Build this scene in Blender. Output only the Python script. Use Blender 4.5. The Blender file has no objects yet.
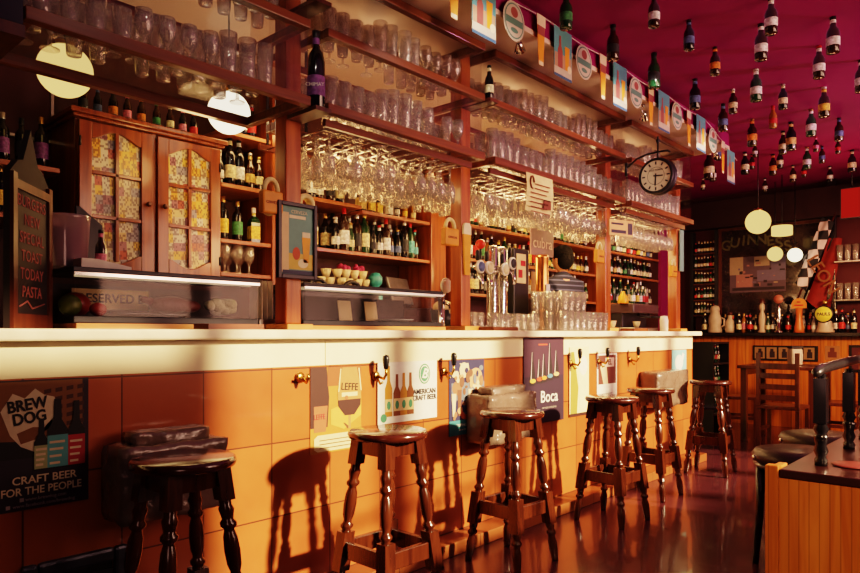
import bpy, math, random
from mathutils import Vector, Matrix, Euler
R = random.Random(7)
PI = math.pi
C = bpy.context.scene.collection

# ------------------------------------------------------------------ camera frame (metres; x along the bar, y into the bar, z up)
TH = math.radians(42.3); CT, ST = math.cos(TH), math.sin(TH); F = 675.0; D0 = 2.487; EYE = 1.2
def ray(px, py):
    u, w = (px-430)/F, (333-py)/F
    return (CT+ST*u, ST-CT*u, w)
def pt(px, py, Y=None, X=None, Z=None):
    d = ray(px, py)
    if Y is not None: t = (Y+D0)/d[1]
    elif X is not None: t = X/d[0]
    else: t = (Z-EYE)/d[2]
    return Vector((t*d[0], -D0+t*d[1], EYE+t*d[2]))
def sx(px, Y): return pt(px, 333, Y=Y).x
def hz(px, py, Y): return pt(px, py, Y=Y).z

# ------------------------------------------------------------------ materials
MATS = {}
def newmat(name):
    m = bpy.data.materials.new(name); m.use_nodes = True
    nt = m.node_tree; nt.nodes.clear()
    out = nt.nodes.new('ShaderNodeOutputMaterial')
    return m, nt, out
def pbr(name, col, rough=.5, metal=0, var=.12, scale=14, bump=0, bscale=60, coat=0, emit=None, estr=0, spec=.5):
    if name in MATS: return MATS[name]
    m, nt, out = newmat(name); N = nt.nodes; L = nt.links
    b = N.new('ShaderNodeBsdfPrincipled'); L.new(b.outputs[0], out.inputs[0])
    b.inputs['Roughness'].default_value = rough; b.inputs['Metallic'].default_value = metal
    b.inputs['Coat Weight'].default_value = coat; b.inputs['Coat Roughness'].default_value = .08
    b.inputs['Specular IOR Level'].default_value = spec
    tc = N.new('ShaderNodeTexCoord')
    nz = N.new('ShaderNodeTexNoise'); nz.inputs['Scale'].default_value = scale; nz.inputs['Detail'].default_value = 3
    L.new(tc.outputs['Object'], nz.inputs['Vector'])
    rp = N.new('ShaderNodeValToRGB')
    lo = [max(0, c*(1-var)) for c in col]; hi = [min(1, c*(1+var)) for c in col]
    rp.color_ramp.elements[0].position = .3; rp.color_ramp.elements[1].position = .7
    rp.color_ramp.elements[0].color = (*lo, 1); rp.color_ramp.elements[1].color = (*hi, 1)
    L.new(nz.outputs['Fac'], rp.inputs[0]); L.new(rp.outputs[0], b.inputs['Base Color'])
    if bump:
        n2 = N.new('ShaderNodeTexNoise'); n2.inputs['Scale'].default_value = bscale; n2.inputs['Detail'].default_value = 4
        L.new(tc.outputs['Object'], n2.inputs['Vector'])
        bp = N.new('ShaderNodeBump'); bp.inputs['Strength'].default_value = bump; bp.inputs['Distance'].default_value = .02
        L.new(n2.outputs['Fac'], bp.inputs['Height']); L.new(bp.outputs[0], b.inputs['Normal'])
    if emit:
        b.inputs['Emission Color'].default_value = (*emit, 1); b.inputs['Emission Strength'].default_value = estr
    MATS[name] = m
    return m
def wood(name, c1, c2, rough=.3, axis=2, scale=9, coat=.3, planks=0, groove=.12):
    if name in MATS: return MATS[name]
    m, nt, out = newmat(name); N = nt.nodes; L = nt.links
    b = N.new('ShaderNodeBsdfPrincipled'); L.new(b.outputs[0], out.inputs[0])
    b.inputs['Roughness'].default_value = rough; b.inputs['Coat Weight'].default_value = coat; b.inputs['Coat Roughness'].default_value = .12
    tc = N.new('ShaderNodeTexCoord'); mp = N.new('ShaderNodeMapping')
    sc = [scale*3]*3; sc[axis] = scale*.22; mp.inputs['Scale'].default_value = sc
    L.new(tc.outputs['Object'], mp.inputs[0])
    nz = N.new('ShaderNodeTexNoise'); nz.inputs['Scale'].default_value = 1; nz.inputs['Detail'].default_value = 5; nz.inputs['Distortion'].default_value = .6
    L.new(mp.outputs[0], nz.inputs['Vector'])
    rp = N.new('ShaderNodeValToRGB'); rp.color_ramp.elements[0].position = .32; rp.color_ramp.elements[1].position = .68
    rp.color_ramp.elements[0].color = (*c1, 1); rp.color_ramp.elements[1].color = (*c2, 1)
    L.new(nz.outputs['Fac'], rp.inputs[0])
    if planks:                                   # dark grooves between boards every «planks» metres (world y or x)
        sp = N.new('ShaderNodeSeparateXYZ'); L.new(tc.outputs['Object'], sp.inputs[0])
        mu = N.new('ShaderNodeMath'); mu.operation = 'MULTIPLY'; mu.inputs[1].default_value = 1/planks; L.new(sp.outputs[1], mu.inputs[0])
        fr = N.new('ShaderNodeMath'); fr.operation = 'FRACT'; L.new(mu.outputs[0], fr.inputs[0])
        gr = N.new('ShaderNodeValToRGB'); e = gr.color_ramp.elements
        e[0].position = 0; e[0].color = (groove,groove,groove,1); e[1].position = .1; e[1].color = (1,1,1,1)
        x = e.new(.92); x.color = (1,1,1,1); x = e.new(1); x.color = (groove,groove,groove,1)
        L.new(fr.outputs[0], gr.inputs[0])
        mx = N.new('ShaderNodeMix'); mx.data_type = 'RGBA'; mx.blend_type = 'MULTIPLY'; mx.inputs[0].default_value = 1
        L.new(rp.outputs[0], mx.inputs[6]); L.new(gr.outputs[0], mx.inputs[7]); L.new(mx.outputs[2], b.inputs['Base Color'])
    else:
        L.new(rp.outputs[0], b.inputs['Base Color'])
    MATS[name] = m
    return m
def tiles(name, c1, c2, grout, size, off, axes, rough, gw=.006, coat=0, bump=.15):
    m, nt, out = newmat(name); N = nt.nodes; L = nt.links
    b = N.new('ShaderNodeBsdfPrincipled'); L.new(b.outputs[0], out.inputs[0])
    b.inputs['Roughness'].default_value = rough; b.inputs['Coat Weight'].default_value = coat; b.inputs['Coat Roughness'].default_value = .05
    tc = N.new('ShaderNodeTexCoord'); sp = N.new('ShaderNodeSeparateXYZ'); L.new(tc.outputs['Object'], sp.inputs[0])
    cells = []; edges = []
    for k in (0, 1):
        ad = N.new('ShaderNodeMath'); ad.operation = 'SUBTRACT'; ad.inputs[1].default_value = off[k]; L.new(sp.outputs[axes[k]], ad.inputs[0])
        dv = N.new('ShaderNodeMath'); dv.operation = 'DIVIDE'; dv.inputs[1].default_value = size[k]; L.new(ad.outputs[0], dv.inputs[0])
        fl = N.new('ShaderNodeMath'); fl.operation = 'FLOOR'; L.new(dv.outputs[0], fl.inputs[0]); cells.append(fl)
        fr = N.new('ShaderNodeMath'); fr.operation = 'FRACT'; L.new(dv.outputs[0], fr.inputs[0])
        pp = N.new('ShaderNodeMath'); pp.operation = 'PINGPONG'; pp.inputs[1].default_value = .5; L.new(fr.outputs[0], pp.inputs[0])
        edges.append(pp)
    mn = N.new('ShaderNodeMath'); mn.operation = 'MINIMUM'; L.new(edges[0].outputs[0], mn.inputs[0]); L.new(edges[1].outputs[0], mn.inputs[1])
    gt = N.new('ShaderNodeMath'); gt.operation = 'GREATER_THAN'; gt.inputs[1].default_value = gw/size[0]/2; L.new(mn.outputs[0], gt.inputs[0])
    cb = N.new('ShaderNodeCombineXYZ'); L.new(cells[0].outputs[0], cb.inputs[0]); L.new(cells[1].outputs[0], cb.inputs[1])
    wn = N.new('ShaderNodeTexWhiteNoise'); L.new(cb.outputs[0], wn.inputs['Vector'])
    nz = N.new('ShaderNodeTexNoise'); nz.inputs['Scale'].default_value = 5; nz.inputs['Detail'].default_value = 5; L.new(tc.outputs['Object'], nz.inputs['Vector'])
    av = N.new('ShaderNodeMath'); av.operation = 'MULTIPLY_ADD'; av.inputs[1].default_value = .45; L.new(wn.outputs['Value'], av.inputs[0])
    a2 = N.new('ShaderNodeMath'); a2.operation = 'MULTIPLY'; a2.inputs[1].default_value = .6; L.new(nz.outputs['Fac'], a2.inputs[0]); L.new(a2.outputs[0], av.inputs[2])
    mx = N.new('ShaderNodeMix'); mx.data_type = 'RGBA'; mx.inputs[6].default_value = (*c1, 1); mx.inputs[7].default_value = (*c2, 1); L.new(av.outputs[0], mx.inputs[0])
    m2 = N.new('ShaderNodeMix'); m2.data_type = 'RGBA'; m2.inputs[6].default_value = (*grout, 1); L.new(mx.outputs[2], m2.inputs[7]); L.new(gt.outputs[0], m2.inputs[0])
    L.new(m2.outputs[2], b.inputs['Base Color'])
    bp = N.new('ShaderNodeBump'); bp.inputs['Strength'].default_value = bump; bp.inputs['Distance'].default_value = .004
    L.new(gt.outputs[0], bp.inputs['Height']); L.new(bp.outputs[0], b.inputs['Normal'])
    MATS[name] = m
    return m
def thin_glass(name, tint, base=.07, edge=.55, milk=.05, milkcol=(1,.95,.85), dark=None, bump=0):
    m, nt, out = newmat(name); N = nt.nodes; L = nt.links
    lw = N.new('ShaderNodeLayerWeight'); lw.inputs[0].default_value = .35
    tr = N.new('ShaderNodeBsdfTransparent'); rp = N.new('ShaderNodeValToRGB'); e = rp.color_ramp.elements
    e[0].position = .25; e[0].color = (*tint, 1); e[1].position = .85; e[1].color = (*(dark or tint), 1)
    L.new(lw.outputs['Facing'], rp.inputs[0]); L.new(rp.outputs[0], tr.inputs[0])
    gl = N.new('ShaderNodeBsdfGlossy'); gl.inputs['Roughness'].default_value = .05; gl.inputs[0].default_value = (1, .97, .93, 1)
    if bump:
        tc = N.new('ShaderNodeTexCoord'); nz = N.new('ShaderNodeTexNoise'); nz.inputs['Scale'].default_value = 55; L.new(tc.outputs['Object'], nz.inputs['Vector'])
        bp = N.new('ShaderNodeBump'); bp.inputs['Strength'].default_value = bump; bp.inputs['Distance'].default_value = .01; L.new(nz.outputs['Fac'], bp.inputs['Height']); L.new(bp.outputs[0], gl.inputs['Normal'])
    pw = N.new('ShaderNodeMath'); pw.operation = 'POWER'; pw.inputs[1].default_value = 2.0; L.new(lw.outputs['Facing'], pw.inputs[0])
    ma = N.new('ShaderNodeMath'); ma.operation = 'MULTIPLY_ADD'; ma.inputs[1].default_value = edge; ma.inputs[2].default_value = base; L.new(pw.outputs[0], ma.inputs[0])
    mx = N.new('ShaderNodeMixShader'); L.new(ma.outputs[0], mx.inputs[0]); L.new(tr.outputs[0], mx.inputs[1]); L.new(gl.outputs[0], mx.inputs[2])
    if milk:
        tl = N.new('ShaderNodeBsdfTranslucent'); tl.inputs[0].default_value = (*milkcol, 1)
        df = N.new('ShaderNodeBsdfDiffuse'); df.inputs[0].default_value = (*milkcol, 1); md = N.new('ShaderNodeMixShader'); md.inputs[0].default_value = .5; L.new(tl.outputs[0], md.inputs[1]); L.new(df.outputs[0], md.inputs[2])
        m2 = N.new('ShaderNodeMixShader'); m2.inputs[0].default_value = milk
        L.new(mx.outputs[0], m2.inputs[1]); L.new(md.outputs[0], m2.inputs[2]); L.new(m2.outputs[0], out.inputs[0])
    else: L.new(mx.outputs[0], out.inputs[0])
    MATS[name] = m
    return m
def emis(name, col, s):
    m, nt, out = newmat(name); e = nt.nodes.new('ShaderNodeEmission'); e.inputs[0].default_value = (*col, 1); e.inputs[1].default_value = s
    nt.links.new(e.outputs[0], out.inputs[0]); MATS[name] = m
    return m
def collage(name):                                # banknotes and coupons pasted behind the cabinet panes
    m, nt, out = newmat(name); N = nt.nodes; L = nt.links
    b = N.new('ShaderNodeBsdfPrincipled'); L.new(b.outputs[0], out.inputs[0]); b.inputs['Roughness'].default_value = .35
    tc = N.new('ShaderNodeTexCoord')
    def cellcol(sx_, sz_, rot):
        mp = N.new('ShaderNodeMapping'); mp.inputs['Rotation'].default_value = (0,rot,0); mp.inputs['Scale'].default_value = (sx_,0,sz_); L.new(tc.outputs['Object'], mp.inputs[0])
        sn = N.new('ShaderNodeVectorMath'); sn.operation = 'FLOOR'; L.new(mp.outputs[0], sn.inputs[0])
        wn = N.new('ShaderNodeTexWhiteNoise'); L.new(sn.outputs[0], wn.inputs['Vector']); sp = N.new('ShaderNodeSeparateColor'); L.new(wn.outputs['Color'], sp.inputs[0])
        return sp
    sp = cellcol(27, 21, .06)
    rp = N.new('ShaderNodeValToRGB'); rp.color_ramp.interpolation = 'CONSTANT'; e = rp.color_ramp.elements
    cols = [(.60,.44,.22),(.62,.53,.36),(.45,.10,.06),(.72,.46,.08),(.34,.29,.30),(.62,.50,.32),(.66,.50,.24),(.36,.16,.18),(.64,.56,.42),(.70,.36,.05)]
    e[0].color = (*cols[0],1); e[1].position = .1; e[1].color = (*cols[1],1)
    for i, c in enumerate(cols[2:]): x = e.new(.2+i*.1); x.color = (*c,1)
    L.new(sp.outputs[0], rp.inputs[0])
    s2 = cellcol(130, 85, .06)
    r2 = N.new('ShaderNodeValToRGB'); r2.color_ramp.elements[0].position = 0; r2.color_ramp.elements[0].color = (.35,.25,.3,1); r2.color_ramp.elements[1].position = .38; r2.color_ramp.elements[1].color = (1,1,1,1)
    r2.color_ramp.interpolation = 'CONSTANT'; L.new(s2.outputs[1], r2.inputs[0])
    mx = N.new('ShaderNodeMix'); mx.data_type = 'RGBA'; mx.blend_type = 'MULTIPLY'; mx.inputs[0].default_value = .75
    mx.inputs[0].default_value = .85; L.new(rp.outputs[0], mx.inputs[6]); L.new(r2.outputs[0], mx.inputs[7]); L.new(mx.outputs[2], b.inputs['Base Color'])
    L.new(mx.outputs[2], b.inputs['Emission Color']); b.inputs['Emission Strength'].default_value = .05  # faint glow of its own put into the pasted paper
    MATS[name] = m
    return m
def checker(name, c1, c2, scale):
    m, nt, out = newmat(name); N = nt.nodes; L = nt.links
    b = N.new('ShaderNodeBsdfPrincipled'); L.new(b.outputs[0], out.inputs[0]); b.inputs['Roughness'].default_value = .8
    tc = N.new('ShaderNodeTexCoord'); ck = N.new('ShaderNodeTexChecker'); ck.inputs['Scale'].default_value = scale
    ck.inputs[1].default_value = (*c1,1); ck.inputs[2].default_value = (*c2,1); L.new(tc.outputs['Object'], ck.inputs['Vector'])
    L.new(ck.outputs[0], b.inputs['Base Color']); MATS[name] = m
    return m
def flat(name, col, rough=.55): return pbr('print_'+name, col, rough, var=.05, scale=30)

M_tile = tiles('terracotta_tiles', (.30,.066,.026), (.62,.19,.062), (.13,.04,.022), (.323,.323), (1.064,.072), (0,2), .28, .006, .25)
M_floor = tiles('dark_red_floor_tiles', (.070,.020,.034), (.13,.040,.052), (.03,.012,.02), (.42,.42), (.1,.1), (0,1), .25, .007, .4, .1)
M_ceil = pbr('magenta_ceiling_paint', (.25,.018,.115), .7, var=.07, scale=3, spec=.15)
M_soffit = pbr('beige_soffit_paint', (.80,.62,.50), .6, var=.04, scale=3)
M_wallp = pbr('dark_crimson_wall_paint', (.075,.008,.018), .6, var=.1, scale=4)
M_wallb = pbr('dark_brown_back_wall', (.09,.03,.02), .6)
M_cream = pbr('cream_panel', (.86,.77,.50), .38, var=.06, scale=5)
M_slab = pbr('cream_marble', (.80,.69,.52), .22, var=.12, scale=9, coat=.2)
M_post = wood('post_wood', (.34,.07,.022), (.58,.17,.05), .3, 2)
M_rail = wood('rail_wood', (.115,.027,.010), (.24,.066,.022), .35, 0)
M_cab = wood('cabinet_wood', (.16,.034,.010), (.34,.09,.023), .28, 2, 10)
M_shelf = wood('shelf_wood', (.26,.07,.025), (.44,.14,.05), .4, 0)
M_stool = wood('stool_wood', (.042,.010,.006), (.105,.028,.012), .2, 2, 14, .6)
M_seat = wood('stool_seat_wood', (.05,.012,.008), (.09,.022,.012), .16, 0, 8, .8)
M_ply = wood('orange_plank_wood', (.46,.12,.022), (.74,.26,.055), .42, 2, 7, .1, .11, .55)
M_pine = wood('ribbed_panel_wood', (.55,.16,.025), (.80,.30,.06), .4, 2, 8, .2, .030, .55)
M_trim = wood('orange_trim_wood', (.52,.18,.05), (.75,.33,.10), .4, 0)
M_darkw = wood('dark_chair_wood', (.06,.015,.01), (.13,.035,.02), .35, 2)
M_blackw = pbr('black_lacquered_wood', (.012,.010,.014), .25, coat=.5)
M_black = pbr('black_plastic', (.012,.011,.013), .35)
M_bag = pbr('black_plastic_film', (.20,.14,.11), .25, bump=1.0, bscale=13, coat=.6)
M_chrome = pbr('chrome', (.75,.72,.70), .16, 1, var=.03)
M_steel = pbr('brushed_steel', (.5,.47,.46), .35, 1, var=.08)
M_iron = pbr('dark_iron', (.05,.048,.055), .45, .7)
M_brass = pbr('brass', (.65,.38,.12), .3, 1)
M_copper = pbr('copper', (.75,.28,.10), .28, 1)
M_white = pbr('white_enamel', (.8,.76,.68), .35)
M_paper = pbr('paper', (.82,.66,.34), .8)
M_leather = pbr('dark_leather', (.03,.016,.018), .35, bump=.25, bscale=90, coat=.2)
M_gl = thin_glass('drinking_glass', (.97,.95,.95), .15, .75, .17, (1,.93,.82), (.62,.55,.56), .6)
M_pane = thin_glass('window_glass', (.95,.94,.96), .025, .10, 0)
M_shelfgl = thin_glass('shelf_glass', (.94,.93,.95), .005, .04, .0)
M_casegl = thin_glass('case_glass', (.95,.94,.96), .012, .06, 0)
M_tub = thin_glass('cloudy_plastic', (.75,.66,.72), .1, .5, .3, (.8,.6,.7))
M_globe = emis('lit_globe_glass', (1,.64,.20), 1.15)
M_globew = emis('lit_white_globe_glass', (1,.86,.58), 2.4)
M_coll = collage('pasted_banknotes')
M_chk = checker('checkered_cloth', (.02,.02,.025), (.75,.62,.66), 9)
GLASSM = {'brown': pbr('brown_bottle_glass', (.035,.012,.006), .1, coat=.5), 'green': pbr('green_bottle_glass', (.012,.05,.02), .1, coat=.5),
          'black': pbr('black_bottle_glass', (.008,.007,.01), .1, coat=.5), 'amber': pbr('amber_bottle_glass', (.32,.12,.02), .1, coat=.5),
          'clear': pbr('clear_spirit_glass', (.40,.34,.32), .12, coat=.5)}
LAB = {'cream': (.75,.62,.38), 'white': (.80,.76,.70), 'red': (.55,.03,.03), 'yellow': (.80,.48,.08), 'orange': (.70,.24,.04), 'blue': (.09,.14,.28),
       'black': (.02,.02,.025), 'green': (.06,.25,.10), 'teal': (.10,.42,.42), 'gold': (.60,.40,.14), 'pink': (.70,.22,.32), 'purple': (.2,.07,.25)}
LABM = {k: pbr('print_label_'+k, v, .55, var=.45, scale=55) for k, v in LAB.items()}
CAPM = {'gold': pbr('gold_cap', (.6,.38,.12), .3, .8), 'silver': pbr('silver_cap', (.6,.58,.56), .3, .8), 'black': M_black, 'red': pbr('red_cap', (.5,.02,.02), .35), 'white': pbr('white_cap', (.8,.76,.7), .4)}

# ------------------------------------------------------------------ mesh builder
class MB:
    def __init__(s): s.v = []; s.f = []; s.mi = []; s.sm = []
    def add(s, vs, fs, mi=0, sm=False, T=None):
        o = len(s.v)
        for p in vs: s.v.append(tuple(T @ Vector(p)) if T else tuple(p))
        for f in fs: s.f.append([o+i for i in f]); s.mi.append(mi); s.sm.append(sm)
        return s
    def box(s, x0, x1, y0, y1, z0, z1, mi=0, T=None):
        vs = [(x, y, z) for z in (z0, z1) for y in (y0, y1) for x in (x0, x1)]
        return s.add(vs, [(0,2,3,1),(4,5,7,6),(0,1,5,4),(2,6,7,3),(0,4,6,2),(1,3,7,5)], mi, False, T)
    def lathe(s, prof, n=16, mi=0, T=None, sm=True, sq=1):
        vs = []; fs = []; rings = []
        for r, z in prof:
            if r < 1e-6: rings.append([len(vs)]); vs.append((0, 0, z))
            else:
                rings.append(list(range(len(vs), len(vs)+n)))
                for k in range(n):
                    a = 2*PI*(k+.5)/n; vs.append((r*math.cos(a), r*math.sin(a)*sq, z))
        for a, b in zip(rings, rings[1:]):
            for k in range(n):
                k2 = (k+1) % n
                if len(a) == 1 and len(b) == 1: continue
                if len(a) == 1: fs.append((a[0], b[k2], b[k]))
                elif len(b) == 1: fs.append((a[k], a[k2], b[0]))
                else: fs.append((a[k], a[k2], b[k2], b[k]))
        return s.add(vs, fs, mi, sm, T)
    def tube(s, pts, r, n=8, mi=0, T=None):
        pts = [Vector(p) for p in pts]; vs = []; fs = []
        rs = r if isinstance(r, (list, tuple)) else [r]*len(pts)
        up = None
        for i, p in enumerate(pts):
            d = (pts[min(i+1, len(pts)-1)]-pts[max(i-1, 0)]).normalized()
            if up is None: up = d.orthogonal().normalized()
            up = (up-d*up.dot(d)).normalized(); q = d.cross(up)
            for k in range(n):
                a = 2*PI*k/n; vs.append(p+(up*math.cos(a)+q*math.sin(a))*rs[i])
        for i in range(len(pts)-1):
            for k in range(n): fs.append((i*n+k, i*n+(k+1) % n, (i+1)*n+(k+1) % n, (i+1)*n+k))
        fs.append(list(range(n))[::-1]); fs.append([(len(pts)-1)*n+k for k in range(n)])
        return s.add(vs, fs, mi, True, T)
    def prism(s, poly, y0, y1, mi=0, T=None, sm=False):          # polygon in x,z pushed along y
        n = len(poly); vs = [(x, y0, z) for x, z in poly]+[(x, y1, z) for x, z in poly]
        fs = [list(range(n)), list(range(2*n-1, n-1, -1))]+[(k, n+k, n+(k+1) % n, (k+1) % n) for k in range(n)]
        return s.add(vs, fs, mi, sm, T)
    def ball(s, c, r, n=16, mi=0, T=None):
        r = r if isinstance(r, (tuple, list)) else (r, r, r)
        m = max(6, n//2); prof = [(math.sin(PI*i/m), -math.cos(PI*i/m)) for i in range(m+1)]
        prof[0] = (0, -1); prof[-1] = (0, 1)
        X = Matrix.Translation(Vector(c)) @ Matrix.Diagonal((r[0], r[1], r[2], 1))
        return s.lathe(prof, n, mi, (T @ X) if T else X)
    def flat(s, poly, y, mi=0):                                  # printed shape facing -y
        return s.add([(x, y, z) for x, z in poly], [list(range(len(poly)))], mi)
    def mesh(s, name, mats):
        me = bpy.data.meshes.new(name); me.from_pydata(s.v, [], s.f)
        for m in (mats if isinstance(mats, (list, tuple)) else [mats]): me.materials.append(m)
        me.polygons.foreach_set('material_index', s.mi); me.polygons.foreach_set('use_smooth', s.sm); me.update()
        return me
    def build(s, name, mats, parent=None, loc=(0,0,0), rot=(0,0,0), bev=0):
        o = bpy.data.objects.new(name, s.mesh(name, mats)); C.objects.link(o); o.location = loc; o.rotation_euler = rot
        if parent is not None: o.parent = parent
        if bev:
            b = o.modifiers.new('Bevel', 'BEVEL'); b.width = bev; b.segments = 2; b.limit_method = 'ANGLE'; b.angle_limit = .6
        return o
def tag(o, label, cat=None, group=None, kind=None):
    if label: o['label'] = label
    if cat: o['category'] = cat
    if group: o['group'] = group
    if kind: o['kind'] = kind
    return o
def empty(name, label, cat, loc=(0,0,0), rz=0, group=None):
    o = bpy.data.objects.new(name, None); C.objects.link(o); o.location = loc; o.rotation_euler = (0,0,rz); o.empty_display_size = .1
    return tag(o, label, cat, group)
def dup(root, loc, rot=None, label=None, group=None, scale=None):
    r = root.copy(); C.objects.link(r); r.location = loc
    if rot is not None: r.rotation_euler = rot
    if scale is not None: r.scale = scale
    if label: r['label'] = label
    if group: r['group'] = group
    for ch in list(root.children):
        c = ch.copy(); C.objects.link(c); c.parent = r
        for g in list(ch.children):
            d = g.copy(); C.objects.link(d); d.parent = c
    return r
def struct(o): o['kind'] = 'structure'; return o
def text(name, body, size, mat, parent, loc, rot=(PI/2,0,0), align='CENTER', bold=.0, ext=.0006, sx_=1, shear=0):
    cu = bpy.data.curves.new(name, 'FONT'); cu.body = body; cu.size = size; cu.align_x = align; cu.align_y = 'CENTER'; cu.extrude = ext; cu.offset = bold*size; cu.shear = shear; cu.resolution_u = 3
    t = bpy.data.objects.new('tmp_text', cu); C.objects.link(t)
    dg = bpy.context.evaluated_depsgraph_get(); dg.update()
    me = bpy.data.meshes.new_from_object(t.evaluated_get(dg)); bpy.data.objects.remove(t); bpy.data.curves.remove(cu)
    me.materials.clear(); me.materials.append(mat); me.name = name
    o = bpy.data.objects.new(name, me); C.objects.link(o); o.location = loc; o.rotation_euler = rot; o.scale = (sx_,1,1)
    if parent is not None: o.parent = parent
    return o
def ell(cx, cz, rx, rz, n=24, a0=0, a1=2*PI): return [(cx+rx*math.cos(a0+(a1-a0)*k/n), cz+rz*math.sin(a0+(a1-a0)*k/n)) for k in range(n)]
def rect(x0, x1, z0, z1): return [(x0,z0),(x1,z0),(x1,z1),(x0,z1)]
def bottle_poly(cx, z0, h, w): return [(cx-w/2,z0),(cx+w/2,z0),(cx+w/2,z0+.55*h),(cx+.2*w,z0+.70*h),(cx+.17*w,z0+h),(cx-.17*w,z0+h),(cx-.2*w,z0+.70*h),(cx-w/2,z0+.55*h)]
ORD = ['first','second','third','fourth','fifth','sixth','seventh','eighth','ninth','tenth','eleventh','twelfth','thirteenth','fourteenth','fifteenth','sixteenth','seventeenth','eighteenth','nineteenth','twentieth','twenty-first','twenty-second','twenty-third','twenty-fourth','twenty-fifth','twenty-sixth','twenty-seventh','twenty-eighth','twenty-ninth','thirtieth']

# ------------------------------------------------------------------ setting
CEIL = 3.08; XE = 9.5; YB = 1.5; YF = -3.7; XL = -2.5; SOF = 2.93
struct(MB().box(XL, XE+.1, YF, YB, -.1, 0).build('floor', M_floor))
struct(MB().box(XL, XE+.1, YF-.15, YB+.1, CEIL, CEIL+.1).build('ceiling', M_ceil))
struct(MB().box(XL, XE+.1, YB, YB+.1, 0, CEIL).build('wall_back', M_wallb))
struct(MB().box(XE, XE+.1, YF, YB, 0, CEIL).build('wall_end', M_wallp))
struct(MB().box(XL-.1, XL, YF, YB, 0, CEIL).build('wall_left', M_wallp))
m = MB()                                          # street side wall: piers between the window openings
ops = [(2.55,3.55),(3.68,4.5),(4.75,5.9),(6.02,7.0),(7.1,8.3)]
m.box(XL, .35, YF-.15, YF, 0, CEIL); m.box(.35, 2.45, YF-.15, YF, 0, 2.68); m.box(.35, 2.45, YF-.15, YF, 2.90, CEIL); xs = 2.45  # high slot added so sun reaches the near cream band
for a, b in ops: m.box(xs, a, YF-.15, YF, 0, CEIL); m.box(a, b, YF-.15, YF, 0, 1.2); m.box(a, b, YF-.15, YF, 2.95, CEIL); xs = b
m.box(xs, XE+.1, YF-.15, YF, 0, CEIL); struct(m.build('wall_street', M_wallp))
for i, (a, b) in enumerate(ops):
    w = MB()
    for x0, x1, z0, z1 in ((a,a+.04,1.2,2.95),(b-.04,b,1.2,2.95),(a+.04,b-.04,1.2,1.25),(a+.04,b-.04,2.9,2.95)): w.box(x0, x1, YF-.1, YF-.05, z0, z1)
    struct(w.build('window_%d' % (i+1), M_darkw))
# soffit over the bar: beige underside, magenta face
struct(MB().box(XL, 6.62, -.29, YB, SOF, SOF+.03).build('trim_1', M_soffit))
struct(MB().box(XL, 6.62, -.285, YB, SOF+.03, CEIL).build('trim_2', M_ceil))
struct(MB().box(XE-.18, XE, YF, YB, 2.62, 2.98).build('trim_3', pbr('dark_beam_paint', (.035,.008,.012), .5)))
# wainscot of the end wall
w0 = MB(); w0.box(XE-.06, XE, YF, 1.2, 0, 1.16); struct(w0.build('wall_wainscot', M_ply))
struct(MB().box(XE-.26, XE, YF, 1.2, 1.165, 1.205).build('trim_4', M_blackw))

# ------------------------------------------------------------------ the bar counter
BE = 6.45
bar = empty('bar_counter', 'long bar counter clad in terracotta tiles with a cream band', 'bar counter', (0,0,0))
MB().box(-1.5, BE, 0, .12, 0, 1.05).build('tiled_front', M_tile, bar)
MB().box(BE-.1, BE, .12, .6, 0, 1.172).build('end_panel', M_cream, bar)
m = MB(); m.box(-1.5, 2.0, -.004, .12, 1.05, 1.172); m.box(2.004, 4.1, -.004, .12, 1.05, 1.172); m.box(4.104, BE, -.004, .12, 1.05, 1.172); m.build('cream_band', M_cream, bar)
st = MB(); st.box(-1.5, BE, -.14, 0, 0, .07); st.build('foot_step', tiles('step_tiles', (.26,.075,.03), (.36,.12,.045), (.09,.03,.02), (.323,.323), (1.064,.5), (0,1), .3), bar, bev=.004)
MB().box(-1.5, BE+.10, -.06, .62, 1.173, 1.215).build('worktop', M_slab, bar, bev=.008)

# ------------------------------------------------------------------ posts
posts = [(1.95,.215),(3.24,.205),(5.065,.195),(6.475,.185)]
pn = ['between the framed beer poster and the first display case', 'beside the single round beer tap', 'in front of the right hand beer tumblers', 'at the far end of the bar']
for (x, y), w in zip(posts, ['first square wooden post on the bar from the near end, behind the framed poster', 'second square wooden post on the bar, beside the first round tap', 'third square wooden post on the bar, right of the barman', 'last square wooden post at the far end of the bar']):
    p = empty('wooden_post', w, 'post', (x,y,1.215), 0, 'posts carrying the glass shelves')
    MB().box(-.045, .045, -.045, .045, .028, SOF-1.215-.001).build('shaft', M_post, p, bev=.006)
    MB().box(-.075, .075, -.10, .085, 0, .028).build('base_block', M_trim, p, bev=.004)
# small painted plates like padlocks fixed to the posts
def padlock(x, y, z, rz, label, hw=.075):
    t = empty('padlock_shaped_sign', label, 'sign', (x,y,z), rz)
    MB().box(-hw, hw, -.02, .02, 0, .105).build('body', pbr('orange_painted_wood', (.80,.30,.04), .45), t, bev=.008)
    MB().tube([(hw*.66*math.cos(a), 0, .105+.055*math.sin(a)) for a in [PI*k/10 for k in range(11)]], .012, 8).build('shackle', M_paper, t)
    text('lettering', 'CERVEZAS', .018, flat('brown_ink', (.22,.05,.02)), t, (0,-.0215,.05), sx_=.95)
for px, py, (x, y), w_ in ((271,214,posts[0],'first'),(450,246,posts[1],'second'),(599,263,posts[2],'third'),(673,277,posts[3],'last')):
    q = pt(px, py, Y=y-.068); padlock(q.x, y-.068, q.z, 0, 'orange padlock shaped sign with pale shackle on the %s post' % w_, .055 if px != 450 else .062)
x, y = posts[1]; q = pt(467, 275, Y=y-.06)
t = empty('beer_glass_sign', 'tall beer glass shaped sign on the second post', 'sign', (q.x,y-.058,q.z))
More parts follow.
